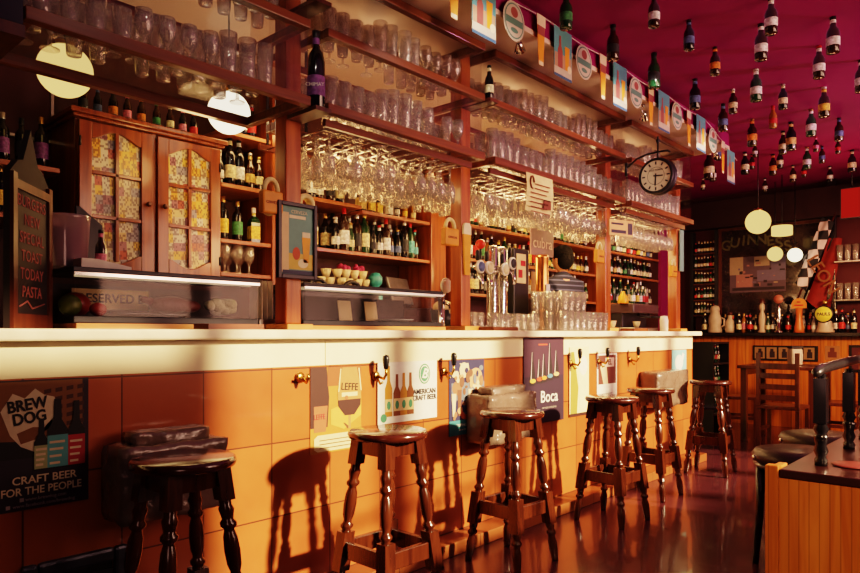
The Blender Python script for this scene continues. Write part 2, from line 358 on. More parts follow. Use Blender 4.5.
MB().prism([(-.022,0),(.022,0),(.035,.25),(-.035,.25)], -.006, .006).build('glass_shape', pbr('print_beer_orange', (.85,.36,.03), .45), t); MB().prism([(-.036,.25),(.036,.25),(.036,.30),(.02,.32),(-.02,.32),(-.036,.30)], -.007, .007).build('foam_shape', pbr('print_foam', (.85,.74,.5), .5), t)
x, y = posts[0]
for dx, w_ in ((-.075,'left'),(.075,'right')):
    q = pt(291+dx*260, 205, Y=y); t = tag(MB().lathe([(.045,-.022),(.05,-.02),(.05,.02),(.045,.022),(.028,.022),(.026,.01),(.026,-.01),(.028,-.022),(.045,-.022)], 24, T=Matrix.Rotation(PI/2,4,'X')).build('tape_roll', M_paper, None, (posts[0][0]+dx*1.32,y,q.z)), 'pale ring shaped roll on the %s side of the first post' % w_, 'roll')
# ------------------------------------------------------------------ glass shelf cabinets above the bar
Z1, Z2, Z3 = 2.25, 2.60, 2.90
def cabinet(x0, x1, label, dark=False):
    t = empty('glass_shelf_cabinet', label, 'cabinet', (0,0,0), 0, 'hanging glass cabinets above the bar')
    for z, h in ((Z1,.045),(Z2,.04),(Z3,.045)):
        r = MB(); r.box(x0, x1, -.03, .012, z-h/2, z+h/2); r.box(x0, x1, .435, .475, z-h/2, z+h/2)
        r.box(x0, x0+.035, .012, .435, z-h/2, z+h/2); r.box(x1-.035, x1, .012, .435, z-h/2, z+h/2)
        r.build('rail_frame', M_rail, t, bev=.004)
        if z < Z3: MB().box(x0+.037, x1-.037, .014, .433, z+h/2-.012, z+h/2-.004).build('glass_shelf', M_shelfgl, t)
    for za, zb in ((Z1+.0235, Z2-.021),(Z2+.021, Z3-.0235)):
        n = 1 if x1-x0 < 1.6 else 2
        for k in range(n):
            a = x0+(x1-x0)*k/n+.004; b = x0+(x1-x0)*(k+1)/n-.004
            MB().box(a, b, -.006, -.001, za, zb).build('front_pane', M_pane, t)
        MB().box(x0+.002, x0+.007, .0, .45, za, zb).build('end_pane', M_pane, t)
        MB().box(x1-.007, x1-.002, .0, .45, za, zb).build('end_pane', M_pane, t)
    return t
S = [(.74,1.90),(2.0,3.19),(3.29,5.01),(5.12,6.42)]
cabinet(*S[0], 'dark glass cabinet of stemmed glasses nearest the camera, above the wall cupboard')
cabinet(*S[1], 'glass cabinet of glasses between the first and second post')
cabinet(*S[2], 'glass cabinet of glasses between the second and third post')
cabinet(*S[3], 'glass cabinet of glasses at the far end, behind the station clock')
# dark side panel closing the near end
t = empty('hanging_side_panel', 'dark wooden panel closing the near end of the glass cabinets', 'panel')
MB().box(.45, .735, -.03, .475, 2.20, SOF-.002).build('panel', M_blackw, t, bev=.004)
MB().box(.44, .738, -.036, .48, 2.16, 2.20).build('bottom_moulding', M_darkw, t)

# ------------------------------------------------------------------ drinking glasses
def me_lathe(name, prof, n, mat, extra=None):
    b = MB().lathe(prof, n)
    if extra: extra(b)
    return b.mesh(name, mat)
G = {}
G['tumbler'] = me_lathe('tumbler', [(0,.004),(.027,.002),(.030,.006),(.036,.145),(.034,.145),(.028,.012),(0,.011)], 12, M_gl)
G['beer_glass'] = me_lathe('beer_glass', [(0,.003),(.026,.0),(.028,.008),(.032,.08),(.0385,.20),(.0365,.20),(.030,.06),(.026,.014),(0,.013)], 12, M_gl)
G['goblet'] = me_lathe('goblet', [(.034,0),(.034,.004),(.008,.012),(.006,.06),(.020,.075),(.034,.105),(.037,.135),(.033,.18),(.031,.18),(.035,.135),(.032,.105),(0,.078)], 12, M_gl)
G['wine_glass'] = me_lathe('wine_glass', [(.036,0),(.036,-.004),(.007,-.012),(.005,-.085),(.018,-.095),(.030,-.125),(.034,-.155),(.029,-.215),(.027,-.215),(.032,-.155),(.028,-.125),(0,-.098)], 12, M_gl)
G['balloon_glass'] = me_lathe('balloon_glass', [(.040,0),(.040,-.004),(.008,-.012),(.006,-.07),(.022,-.08),(.037,-.115),(.039,-.14),(.034,-.19),(.032,-.19),(.037,-.14),(.035,-.115),(0,-.083)], 12, M_gl)
def mug_handle(b): b.tube([(.036,0,.095),(.058,0,.095),(.064,0,.08),(.064,0,.05),(.056,0,.032),(.035,0,.03)], .006, 6)
G['beer_mug'] = me_lathe('beer_mug', [(0,.004),(.034,0),(.036,.006),(.036,.12),(.033,.12),(.032,.016),(0,.015)], 12, M_gl, mug_handle)
def glass(kind, loc, label, group, rz=None, sc=1):
    o = bpy.data.objects.new(('hanging_' if kind in ('wine_glass','balloon_glass') else '')+kind, G[kind]); C.objects.link(o); o.location = loc; o.rotation_euler = (0,0,R.uniform(0,6) if rz is None else rz); o.scale = (sc,)*3
    return tag(o, label, 'glass', group)
def fill(kinds, x0, x1, ys, z, desc, step=.092, skip=.06):
    n = int((x1-x0)/step)
    for j, y in enumerate(ys):
        for i in range(n):
            if R.random() < skip or any(abs(x0+step*(i+.5)-p_[0]) < .1 and abs(y-p_[1]) < .1 for p_ in posts): continue
            k = kinds[((i+j*3)//4) % len(kinds)]
            glass(k, (x0+step*(i+.5)+R.uniform(-.006,.006), y+R.uniform(-.006,.006), z), 'clear %s %s%s' % (k.replace('_',' '), 'hanging upside down ' if k in ('wine_glass','balloon_glass') else '', desc), '%ses %s' % (k.replace('_',' '), desc) if k.endswith('glass') else '%ss %s' % (k.replace('_',' '), desc), None, R.uniform(.93,1.04))
zA, zB = Z1+.0205, Z2+.0175
a_, b_ = S[0][0]+.04, S[0][1]-.04
fill(['tumbler','goblet','beer_glass'], a_, b_, (.07,.17,.29), zA, 'standing on the lower shelf of the nearest glass cabinet', .09, .05)
fill(['tumbler','beer_glass'], a_, b_, (.08,.20), zB, 'on the upper shelf of the nearest glass cabinet', .086)
a_, b_ = S[1][0]+.04, S[1][1]-.04
fill(['tumbler','beer_glass','goblet'], a_, b_, (.06,.16,.27), zA, 'on the lower shelf between first and second post', .086)
fill(['tumbler','beer_glass','goblet'], a_, b_, (.07,.17,.27), zB, 'on the upper shelf between first and second post', .086)
for k_, w_ in ((2,'between second and third post'),(3,'behind the station clock')):
    a_, b_ = S[k_][0]+.04, S[k_][1]-.04
    fill(['beer_glass','tumbler','beer_glass'], a_, b_, (.06,.15,.25), zA, 'on the lower shelf '+w_, .084, .04)
    fill(['tumbler','beer_glass'], a_, b_, (.07,.16,.25), zB, 'on the upper shelf '+w_, .086, .04)
# stemware hanging from racks under the cabinets
def rack(x0, x1, y0, y1, z, label):
    t = empty('hanging_glass_rack', label, 'rack', (0,0,0), 0, 'racks for hanging stemware')
    f = MB(); f.box(x0, x1, y0-.02, y0, z, z+.035); f.box(x0, x1, y1, y1+.02, z, z+.035); f.build('frame', M_rail, t)
    b = MB(); k = x0+.05
    while k < x1: b.tube([(k, y0, z+.006),(k, y1, z+.006)], .004, 6); k += .1
    b.build('wire_bars', M_chrome, t)
    h = MB()
    for a in (x0+.06, x1-.06):
        for y in (y0-.01, y1+.01): h.box(a-.008, a+.008, y-.004, y+.004, z+.036, SOF if y > .48 else Z1-.024)
    h.build('hanger_straps', M_iron, t)
rack(S[1][0]+.04, S[1][1]-.04, .06, .42, 2.185, 'stemware rack under the cabinet between first and second post')
rack(S[2][0]+.04, S[2][1]-.04, .06, .42, 2.185, 'stemware rack under the cabinet between second and third post')
rack(S[3][0]+.04, S[3][1]-.04, .06, .42, 2.185, 'stemware rack under the cabinet behind the clock')
rack(2.3, 6.4, .62, .98, 2.30, 'long stemware rack hanging behind the glass cabinets')
fill(['wine_glass','balloon_glass'], 2.08, 3.12, (.11,.21,.31,.41), 2.183, 'between first and second post', .083)
fill(['wine_glass','wine_glass','balloon_glass'], 3.36, 4.98, (.11,.21,.31), 2.183, 'between second and third post', .083)
fill(['wine_glass'], 5.18, 6.32, (.11,.25), 2.183, 'under the cabinet behind the clock', .083)
fill(['wine_glass','balloon_glass'], 2.36, 6.3, (.70,.88), 2.298, 'on the rear rack', .09)

# ------------------------------------------------------------------ bottles
def bmesh_set(kind):
    if kind == 'beer': p = [(0,0),(.028,0),(.030,.004),(.030,.125),(.026,.145),(.016,.165),(.0125,.19),(.012,.222),(0,.222)]; l = (.0306,.042,.095); nk = (.0135,.188,.21); c = [(.0138,.214),(.0145,.218),(.0138,.229),(.010,.231),(0,.231)]
    elif kind == 'spirit': p = [(0,0),(.035,0),(.038,.005),(.038,.185),(.033,.205),(.016,.228),(.013,.26),(.0125,.275),(0,.275)]; l = (.0386,.05,.145); nk = (.0142,.232,.25); c = [(.0145,.258),(.015,.262),(.015,.298),(0,.30)]
    elif kind == 'square': p = [(0,0),(.046,0),(.049,.004),(.049,.15),(.040,.175),(.016,.20),(.014,.24),(0,.24)]; l = (.0496,.03,.125); nk = (.0155,.205,.22); c = [(.016,.222),(.017,.226),(.017,.262),(0,.264)]
    else: p = [(0,0),(.033,0),(.036,.004),(.036,.19),(.030,.22),(.015,.245),(.014,.305),(0,.305)]; l = (.0366,.05,.13); nk = (.0148,.26,.30); c = [(.0155,.285),(.0158,.30),(.0158,.315),(0,.316)]
    n = 4 if kind == 'square' else 12
    b = MB().lathe(p, n, sm=n > 4).mesh(kind+'_bottle', GLASSM['brown'])
    q = MB(); q.lathe([(l[0], l[1]), (l[0], l[2])], n, sm=n > 4); q2 = MB().lathe([(nk[0], nk[1]), (nk[0]*.97, nk[2])], 12).mesh('neck_label', LABM['cream'])
    cm = MB().lathe(c, 10).mesh('cap', CAPM['gold'])
    return b, q.mesh('label', LABM['cream']), cm, q2
BM = {k: bmesh_set(k) for k in ('beer','spirit','square','wine')}
BH = {'beer': .231, 'spirit': .30, 'square': .264, 'wine': .316}
def slot(o, m):
    o.material_slots[0].link = 'OBJECT'; o.material_slots[0].material = m
def bottle(kind, gl, lab, cap, loc, label, group, sc=1.0, rot=(0,0,0), parts=True):
    a, b, c, d = BM[kind]
    o = bpy.data.objects.new('beer_bottle' if kind == 'beer' else 'spirit_bottle' if kind in ('spirit','square') else 'wine_bottle', a); C.objects.link(o); slot(o, GLASSM[gl])
    o.location = loc; o.rotation_euler = rot; o.scale = (sc,)*3
    for nm, me, mt in (('label', b, LABM[lab]), ('cap', c, CAPM[cap]), ('neck_label', d, LABM[lab])):
        k = bpy.data.objects.new(nm, me); C.objects.link(k); slot(k, mt); k.parent = o
    return tag(o, label, 'bottle', group)
PALB = ['cream','white','white','red','cream','gold','black','cream','white','gold','black','cream','yellow','blue','green']
GLB = ['brown','brown','green','black','brown','black','green']
def shelf_row(x0, x1, y, z, where, kinds=('beer',), step=.082, labs=PALB, gls=GLB, sc=(.95,1.08), yj=.012):
    n = int((x1-x0)/step)
    for i in range(n):
        k = R.choice(kinds); g = R.choice(gls); l = R.choice(labs); c = R.choice(['gold','silver','black','red','white'])
        bottle(k, g, l, c, (x0+step*(i+.5)+R.uniform(-.004,.004), y+R.uniform(-yj,yj), z), '%s %s-label bottle, %s from left %s' % (g, l, ORD[i], where), 'bottles '+where, R.uniform(*sc), (0,0,R.uniform(-.4,.4) if k != 'square' else R.uniform(-.15,.15)))

# back shelving
YS = 1.14
def shelf(x0, x1, z, label, y0=YS-.0, y1=YB-.002, th=.025, mat=None):
    o = MB().box(x0, x1, y0, y1, z-th, z).build('bottle_shelf', mat or M_shelf, bev=.003)
    return tag(o, label, 'shelf')
def upright(x, z0, z1, label): return tag(MB().box(x-.018, x+.018, YS-.012, YB-.002, z0, z1).build('shelf_upright', M_cab, bev=.003), label, 'shelf upright')
# bay right of the cupboard
xa, xb = sx(221,YS), sx(271,YS)
for z, n in ((1.565,'lowest'),(1.765,'second'),(2.10,'third'),(2.42,'top')): shelf(xa, xb, z, '%s wooden shelf between the wall cupboard and the first post' % n)
upright(xb+.02, 1.50, 2.75, 'dark upright board right of the four shelves beside the cupboard')
shelf_row(xa+.01, xb-.01, 1.22, 1.766, 'on the shelf of yellow labels beside the cupboard', ('spirit','square'), .105, ['yellow','yellow','cream','green','yellow'], ['green','amber','black'], (.85,.95))
shelf_row(xa+.01, xb-.01, 1.22, 2.101, 'on the third shelf beside the cupboard', ('beer','wine'), .066, ['cream','white','gold','black','white'], ['black','brown','black'], (.9,1.0))
shelf_row(xa+.01, xb-.01, 1.36, 2.101, 'on the third shelf beside the cupboard, rear row', ('wine',), .074, ['white','cream','black'], ['black','brown'], (.85,.92))
shelf_row(xa+.01, xb-.01, 1.22, 2.421, 'on the top shelf beside the cupboard', ('beer',), .072, ['red','white','yellow','cream'], ['black','brown'], (.9,1.0))
fill(['goblet'], xa+.01, xb-.01, (1.19,1.29), 1.5655, 'on the lowest shelf beside the cupboard', .085, .05)
# bay between first and second post
xa2, xm2, xb2 = sx(312,YS), sx(362,YS), sx(430,YS)
shelf(xa2, xb2, 1.78, 'long wooden bottle shelf above the coffee machine')
shelf(xa2, xm2, 2.115, 'short upper bottle shelf left above the coffee machine'); shelf(xm2+.004, xb2, 2.085, 'short upper bottle shelf right above the coffee machine')
upright(xb2+.02, 1.4, 2.6, 'orange upright board behind the second post')
tag(MB().box(xb2+.03, xb2+.25, YS+.05, YS+.08, 1.5, 2.35).build('wooden_screen', M_cab), 'orange wooden screen behind the second post', 'screen')
shelf_row(xa2+.02, xa2+.22, 1.24, 1.781, 'at the left end above the coffee machine', ('square',), .105, ['white','gold'], ['black'], (.95,1.0))
shelf_row(xa2+.24, xb2-.02, 1.22, 1.781, 'on the long shelf above the coffee machine', ('beer','beer','spirit'), .068, PALB+['white','blue','teal'], ['brown','black','green','brown'], (.9,1.05))
shelf_row(xa2+.24, xb2-.02, 1.36, 1.781, 'on the long shelf above the coffee machine, rear row', ('spirit','wine'), .082, ['cream','white','yellow'], ['brown','black','green'], (.9,1.0))
shelf_row(xa2+.02, xm2-.02, 1.24, 2.116, 'on the short upper shelf above the coffee machine', ('spirit',), .085, ['white','cream','black'], ['black','brown'], (.8,.9))
shelf_row(xm2+.02, xb2-.02, 1.24, 2.086, 'on the step shelf above the coffee machine', ('square','beer'), .096, ['yellow','cream','gold','white'], ['amber','brown','black'], (.75,.85))
# bays behind the taps and beyond
xa3, xb3 = 4.45, 6.75
for z, n in ((1.54,'lowest'),(1.84,'second'),(2.13,'top')): shelf(xa3, xb3, z, '%s bottle shelf on the back wall behind the barman' % n)
upright(xa3-.02, 1.0, 2.6, 'upright board left of the shelves behind the barman'); upright(xb3+.02, 1.0, 2.6, 'upright board right of the shelves behind the barman')
for z, n in ((1.541,'lowest'),(1.841,'second'),(2.131,'top')):
    shelf_row(xa3+.02, xb3-.02, 1.23, z, 'on the %s shelf behind the barman' % n, ('beer','spirit'), .084, PALB, GLB+['amber'], (.82,.98))
xa4, xb4 = 6.95, sx(659,YS)
for z, n in ((1.54,'lowest'),(1.87,'second'),(2.13,'top')): shelf(xa4, xb4, z, '%s bottle shelf near the far end of the bar' % n)
for z, n, k in ((1.541,'lowest',('wine','beer')),(1.871,'second',('beer',)),(2.131,'top',('beer',))):
    shelf_row(xa4+.02, xb4-.02, 1.23, z, 'on the %s shelf near the far end' % n, k, .088, PALB+['white','white'], GLB, (.88,1.0) if n != 'top' else (.8,.9))
tag(MB().box(xb4+.02, sx(668,YS), YS-.02, YS+.02, 1.0, SOF).build('crimson_partition', M_ceil), 'crimson painted strip of wall behind the last post', 'panel')
ya5, yb5 = pt(714,333,X=9.4).y, pt(693,333,X=9.4).y
for z, n in ((1.45,'lowest'),(1.66,'second'),(1.88,'third'),(2.09,'fourth'),(2.30,'top')):
    tag(MB().box(9.41, 9.497, ya5, yb5, z-.02, z).build('bottle_shelf', M_darkw), '%s dark bottle shelf in the far corner beyond the last post' % n, 'shelf')
    for i in range(7):
        g = R.choice(['brown','black','green']); l = R.choice(['white','cream','red','gold','cream','white'])
        bottle('beer', g, l, R.choice(['gold','black','silver']), (9.45+R.uniform(-.006,.006), yb5-(yb5-ya5)*(i+.5)/7, z+.0005), '%s %s-label bottle, %s from left on the %s far corner shelf' % (g, l, ORD[i], n), 'bottles on the far corner shelves', R.uniform(.7,.78))
for y_, n in ((ya5-.021,'right'),(yb5+.021,'left')): tag(MB().box(9.41, 9.497, y_-.02, y_+.02, 1.21, 2.6).build('shelf_upright', M_iron), 'thin grey %s upright of the far corner shelves' % n, 'shelf upright')

# wall cupboard with two glazed doors
YC = 1.10
q0, q1 = sx(76,YC), sx(220,YC); zc0, zc1 = 1.52, 2.285
cb = empty('wall_cupboard', 'orange wooden wall cupboard with two glazed doors pasted with banknotes', 'cupboard', (q0,YC,zc0))
W, H = q1-q0, zc1-zc0
k = MB(); k.box(0, .02, .022, .38, 0, H); k.box(W-.02, W, .022, .38, 0, H); k.box(.02, W-.02, .022, .38, 0, .02); k.box(.02, W-.02, .022, .38, H-.02, H); k.box(.02, W-.02, .36, .38, .02, H-.02)
k.box(W/2-.012, W/2+.012, .002, .022, 0, H); k.build('carcass', M_cab, cb, bev=.002)
cor = MB(); cor.prism([(0,0),(W+.0,0),(W+.0,.0)], 0, 0) if 0 else None
cor.box(-.02, W+.02, -.02, .38, H, H+.018); cor.box(-.035, W+.035, -.035, .38, H+.018, H+.045); cor.build('cornice', M_cab, cb, bev=.006)
def door(x0, w, hx, hinge):
    dr = MB(); st_ = .062; mid = .02; zt = H-.012
    dr.box(x0, x0+st_, -.02, 0, .006, zt); dr.box(x0+w-st_, x0+w, -.02, 0, .006, zt)
    def archrail(xl, xr, za, zb, down):            # rail with a curved edge towards the panes
        n = 12; up = []
        for i in range(n+1):
            u = i/n; x = xl+(xr-xl)*u; s_ = math.sin(PI*u)**1.5*.05
            up.append((x, (zb-.005-.05+s_) if not down else (za+.05-s_)))
        poly = [(xl, zt), *up, (xr, zt)] if not down else [(xl, .006), (xr, .006), *up[::-1]]
        if not down: poly = [(xl, zt)]+up+[(xr, zt)]; poly = poly[::-1]
        dr.prism(poly, -.02, 0)
    archrail(x0+st_, x0+w-st_, 0, zt-.03, False); archrail(x0+st_, x0+w-st_, .04, 0, True)
    dr.box(x0+w/2-mid/2, x0+w/2+mid/2, -.018, -.002, .05, zt-.03)
    for zz in (.275, .50): dr.box(x0+st_, x0+w-st_, -.018, -.002, zz-mid/2, zz+mid/2)
    d = dr.build('door', M_cab, cb, bev=.003)
    MB().box(x0+st_-.005, x0+w-st_+.005, .001, .004, .04, zt-.02).build('pasted_panes', M_coll, d)
    MB().lathe([(0,0),(.006,0),(.006,.012),(.014,.018),(.014,.026),(0,.032)], 12, T=Matrix.Translation((hx,-.02,.37)) @ Matrix.Rotation(PI/2, 4, 'X')).build('knob', M_darkw, d)
    hg = MB()
    for zz in (.1, H-.12): hg.tube([(hinge,-.022,zz-.025),(hinge,-.022,zz+.025)], .006, 8)
    hg.build('hinge', M_iron, d)
door(.008, W/2-.022, W/2-.045, .012); door(W/2+.014, W/2-.022, W/2+.045, W-.012)
shelf_row(q0+.02, q1-.03, YC+.08, zc1+.0455, 'standing on top of the wall cupboard', ('beer',), .078, ['pink','red','green','cream','yellow','black','red','orange','blue','black','orange','white'], ['black','brown'], (.68,.8))
# dark shelf and picture left of the cupboard
xl0, xl1 = .95, q0-.06
shelf(xl0, xl1, 1.77, 'dark shelf left of the wall cupboard'); shelf(xl0, xl1, 2.02, 'upper dark shelf left of the wall cupboard')
shelf_row(xl0+.02, xl1, 1.22, 1.771, 'on the dark shelf left of the wall cupboard', ('spirit',), .085, ['purple','white','yellow','orange'], ['amber','black'], (.75,.85))
shelf_row(xl0+.02, xl1, 1.22, 2.021, 'on the upper dark shelf left of the cupboard', ('spirit',), .085, ['black','purple'], ['black'], (.75,.85))
pf = empty('framed_picture', 'thin framed dark picture high on the wall left of the cupboard', 'picture', (sx(18,1.47),1.47,2.22))
fr = MB()
for a in ((-.17,-.155,0,.4),(.155,.17,0,.4),(-.155,.155,0,.015),(-.155,.155,.385,.4)): fr.box(a[0],a[1],-.01,.01,a[2],a[3])
fr.build('frame', M_steel, pf); MB().box(-.155,.155,0,.008,.015,.385).build('picture', flat('dark_picture', (.10,.02,.03)), pf)

# back counter below the shelves
tag(MB().box(.9, 6.8, 1.12, YB-.002, 0, 1.0).build('back_counter', M_darkw, bev=.004), 'dark wooden back counter along the wall behind the bar', 'counter')
struct(MB().box(XL, 6.3, .63, .97, 0, .18).build('floor_platform', M_darkw))

# ------------------------------------------------------------------ display cases on the bar
def case(x0, x1, label):
    t = empty('display_case', label, 'display case', (x0,.2,1.215), 0, 'tapas display cases on the bar')
    w = x1-x0
    MB().box(0, w, -.03, .35, 0, .022).build('wooden_plinth', M_trim, t)
    MB().box(0, w, 0, .34, .022, .05).build('steel_tray', M_iron, t, bev=.004)
    MB().box(.01, w-.01, .0, .004, .05, .215).build('front_pane', M_casegl, t)
    MB().box(0, w, .32, .335, .05, .19).build('rear_panel', pbr('dark_rear', (.05,.03,.03), .6), t)
    MB().box(-.004, w+.004, -.008, .34, .215, .235).build('top_cover', M_iron, t, bev=.004)
    MB().box(0, w, -.012, -.008, .203, .215).build('chrome_edge', M_chrome, t)
    MB().box(.0, .006, .004, .32, .05, .215).build('end_pane', M_pane, t); MB().box(w-.006, w, .004, .32, .05, .215).build('end_pane', M_pane, t)
    MB().box(.02, w-.02, .03, .05, .20, .213).build('lamp_tube', emis('display_lamp', (1,.72,.40), .4), t)
    return t
case(.97, 1.775, 'near display case of cold tapas, with the reserved sign inside')
case(2.03, 3.06, 'second display case, empty looking, between the first and second post')
zt_ = 1.2655
def food(name, label, cat, x, y, rad, mat, z=zt_): return tag(MB().ball((0,0,rad[2]), rad, 18).build(name, mat, None, (x,y,z)), label, cat)
q = lambda px, Y=.30: sx(px, Y)
food('melon', 'dark green melon at the near end of the display case', 'fruit', q(69), .29, (.042,.042,.042), pbr('green_skin', (.10,.13,.02), .35))
food('red_pepper', 'dark red pepper behind the green melon', 'vegetable', q(77,.4), .42, (.06,.05,.05), pbr('red_skin', (.30,.03,.02), .3))
food('tomato', 'bright red tomato beside the reserved sign', 'vegetable', q(97), .29, (.032,.032,.028), pbr('tomato_skin', (.5,.03,.02), .25))
rs = empty('reserved_sign', 'white sign reading RESERVED inside the near display case', 'sign', (q(112,.46),.465,1.30))
MB().box(-.16,.16,-.004,.004,0,.085).build('plate', M_paper, rs); text('lettering', 'RESERVED B', .052, flat('dark_ink', (.03,.02,.03)), rs, (0,-.006,.045), bold=.015)
dish = [(0,0),(.07,0),(.11,.012),(.112,.015),(.07,.004),(0,.004)]
for px, l in ((128,'steel dish in front of the reserved sign'),(160,'pale dish under the cured ham')): tag(MB().lathe(dish, 24, sq=.8).build('dish', M_steel, None, (q(px,.34),.34,zt_)), l, 'dish')
hm = MB(); hm.ball((0,0,.04), (.10,.055,.038), 18); hm.ball((.07,0,.035), (.07,.04,.03), 14); hm.tube([(-.09,0,.05),(-.13,.0,.062)], [.02,.012], 8)
tag(hm.build('cured_ham', pbr('cured_meat', (.16,.03,.025), .35, bump=.4, bscale=40), None, (q(172,.33),.34,zt_+.018)), 'dark cured ham on a dish inside the near display case', 'meat')
lt = MB()
for i in range(16):
    a = R.uniform(0,6.28); d = R.uniform(0,.05); lt.ball((d*math.cos(a)*1.3, d*math.sin(a)*.7, .034+R.uniform(0,.035)), (.03,.026,.024), 10)
tag(lt.build('lettuce', pbr('pale_lettuce', (.55,.55,.28), .5, bump=.5, bscale=50), None, (q(222,.34),.33,zt_+.004)), 'pale lettuce heap at the right end of the near display case', 'vegetable')
for px, l in ((346,'left white paper ticket inside the second display case'),(372,'right white paper ticket inside the second display case')):
    tag(MB().box(-.05,.05,-.002,.002,0,.12).build('paper_ticket', M_paper, None, (q(px,.45),.45,zt_), (-.15,0,.05)), l, 'paper')
tag(MB().lathe(dish, 24).build('dish', M_white, None, (q(395,.36),.36,zt_)), 'white dish in the second display case', 'dish')
# on the near case
tb = MB().lathe([(0,0),(.075,0),(.078,.01),(.09,.20),(.093,.21),(.086,.21),(.075,.012),(0,.012)], 28).build('plastic_tub', M_tub, None, (sx(64,.38),.37,1.4505))
tag(tb, 'tall cloudy plastic tub standing on the near display case', 'tub')
MB().lathe([(0,.014),(.073,.014),(.083,.16),(0,.165)], 24).build('pale_contents', pbr('tub_contents', (.52,.34,.38), .7), tb)
bp_ = MB().prism([(-.055,0),(.05,0),(.05,.20),(-.04,.27),(-.055,.27)], -.008, .008)
tag(bp_.build('menu_board', M_black, None, (sx(94,.40),.42,1.4505), (-.10,0,.1)), 'black slanting board leaning in front of the cupboard door', 'board')
bottle('beer', 'brown', 'pink', 'black', (sx(101,.33),.33,1.4505), 'brown bottle with pink label on the near display case', None, .72)
tag(MB().prism([(-.08,0),(.11,0),(.11,.012),(-.02,.035),(-.08,.035)], -.05, .05).build('folded_paper', pbr('white_paper', (.75,.68,.62), .7), None, (sx(98,.26),.26,1.4505)), 'folded white paper on the near display case', 'paper')
# chalkboard
cbk = empty('chalkboard', 'tall chalkboard menu with a pointed top standing at the near end of the bar', 'chalkboard', (.712,.03,1.2155), math.radians(51))
fb = [(0,0),(.32,0),(.32,.52),(.26,.57),(.22,.58),(.16,.70),(.10,.58),(.06,.57),(0,.52)]
MB().prism(fb, 0, .02).build('board', pbr('charred_board', (.02,.012,.012), .7), cbk)
fm = MB()
for a in ((.0,.03,.0,.52),(.29,.32,.0,.52),(.03,.29,.0,.05),(.03,.29,.47,.50)): fm.box(a[0],a[1],-.012,0,a[2],a[3])
fm.build('frame', M_darkw, cbk)
MB().box(.03,.29,-.003,0,.05,.47).build('slate', pbr('slate', (.02,.012,.016), .6), cbk)
ch = flat('chalk', (.30,.10,.10), .9)
for i, s_ in enumerate(('BURGERS','NEW','SPECIAL','TOAST','TODAY','PASTA')): text('lettering', s_, .055, ch, cbk, (.16,-.0045,.435-.062*i), bold=.008)
MB().tube([(.06,-.005,.075),(.12,-.005,.095),(.16,-.005,.07),(.26,-.005,.09)], .003, 6).build('chalk_flourish', ch, cbk)

# ------------------------------------------------------------------ framed poster on the first post, paper notices, signs
def framed(px0, px1, py0, py1, Y, name, label, frame, cat='picture', tilt=0, fw=.02):
    a, b = pt(px0, py1, Y=Y), pt(px1, py0, Y=Y); w, h = b.x-a.x, hz((px0+px1)/2, py0, Y)-hz((px0+px1)/2, py1, Y)
    t = empty(name, label, cat, (a.x, Y, hz((px0+px1)/2, py1, Y)))
    f = MB(); f.box(0,fw,-.012,.012,0,h); f.box(w-fw,w,-.012,.012,0,h); f.box(fw,w-fw,-.012,.012,0,fw); f.box(fw,w-fw,-.012,.012,h-fw,h); f.build('frame', frame, t, bev=.003)
    return t, w, h
t, w, h = framed(277, 316, 203, 279, .13, 'framed_poster', 'dark framed poster of a beer glass on a teal ground, hung on the first post', pbr('dark_purple_frame', (.03,.018,.04), .35))
MB().box(.02,w-.02,0,.006,.02,h-.02).build('backing', flat('poster_teal', (.18,.36,.33)), t)
pm = MB(); iw = w
pm.flat(rect(.02,iw-.02,.045,.12), -.001, 0); pm.flat(rect(.02,.065,.03,h-.05), -.0015, 1); pm.flat([(iw-.075,.08),(iw-.045,.08),(iw-.035,.20),(iw-.085,.20)], -.002, 2); pm.flat(rect(iw-.083,iw-.037,.20,.225), -.002, 3)
pm.flat(ell(iw*.48,.12,.022,.03), -.002, 4); pm.flat(ell(iw*.65,.075,.03,.022), -.002, 3); pm.flat(rect(.03,iw-.02,.022,.04), -.002, 5); pm.flat(rect(iw*.3,iw*.72,h-.075,h-.06), -.002, 3)
pm.build('picture', [flat('amber', (.72,.50,.12)), flat('peach', (.80,.58,.34)), flat('beer_orange', (.80,.30,.04)), flat('foam', (.85,.74,.5)), flat('rust', (.55,.10,.04)), flat('navy_bar', (.05,.06,.12))], t)
text('lettering', 'CERVEZA', .022, flat('foam', (.85,.74,.5)), t, (iw*.55,-.003,h-.045))
# notice under the long cabinet
a = pt(539, 213, Y=-.045)
nt_ = empty('hanging_notice', 'yellowed paper notice hanging from the rail of the long cabinet', 'notice', (a.x,-.045,a.z))
nm = MB(); n = 8; hh = hz(539,176,-.045)-a.z
for i in range(n): nm.box(-.155,.155, -.012*math.sin(i/n*3), -.012*math.sin(i/n*3)+.002, hh*i/n, hh*(i+1)/n)
nm.build('sheet', M_paper, nt_)
tx = MB()
for i in range(7): tx.box(-.07 if i < 2 else -.12, .11-.02*(i % 3), -.0165, -.0155, hh*.72-i*.03, hh*.72-i*.03+.007)
tx.box(.03,.12,-.0165,-.0155,.03,.09); tx.tube([(-.10+.022*math.cos(k*.7),-.016,hh*.76+.04*math.sin(k*.7)) for k in range(8)], .006, 5); tx.build('print', flat('brown_ink', (.22,.05,.02)), nt_)
# purple board behind the taps
a = pt(542, 256, Y=.62); b = pt(542, 229, Y=.62)
ps = empty('purple_sign', 'dull purple sign with pale lettering hanging behind the barman', 'sign', (a.x,.62,a.z))
MB().box(-.17,.17,-.006,.006,0,b.z-a.z).build('board', pbr('dull_purple_board', (.26,.14,.15), .5), ps); text('lettering', 'cubra', .13, flat('pale_ink', (.75,.52,.42)), ps, (0,-.008,(b.z-a.z)*.45))
MB().tube([(-.12,0,b.z-a.z),(-.12,0,2.3-a.z)], .004, 6).build('chain', M_iron, ps)
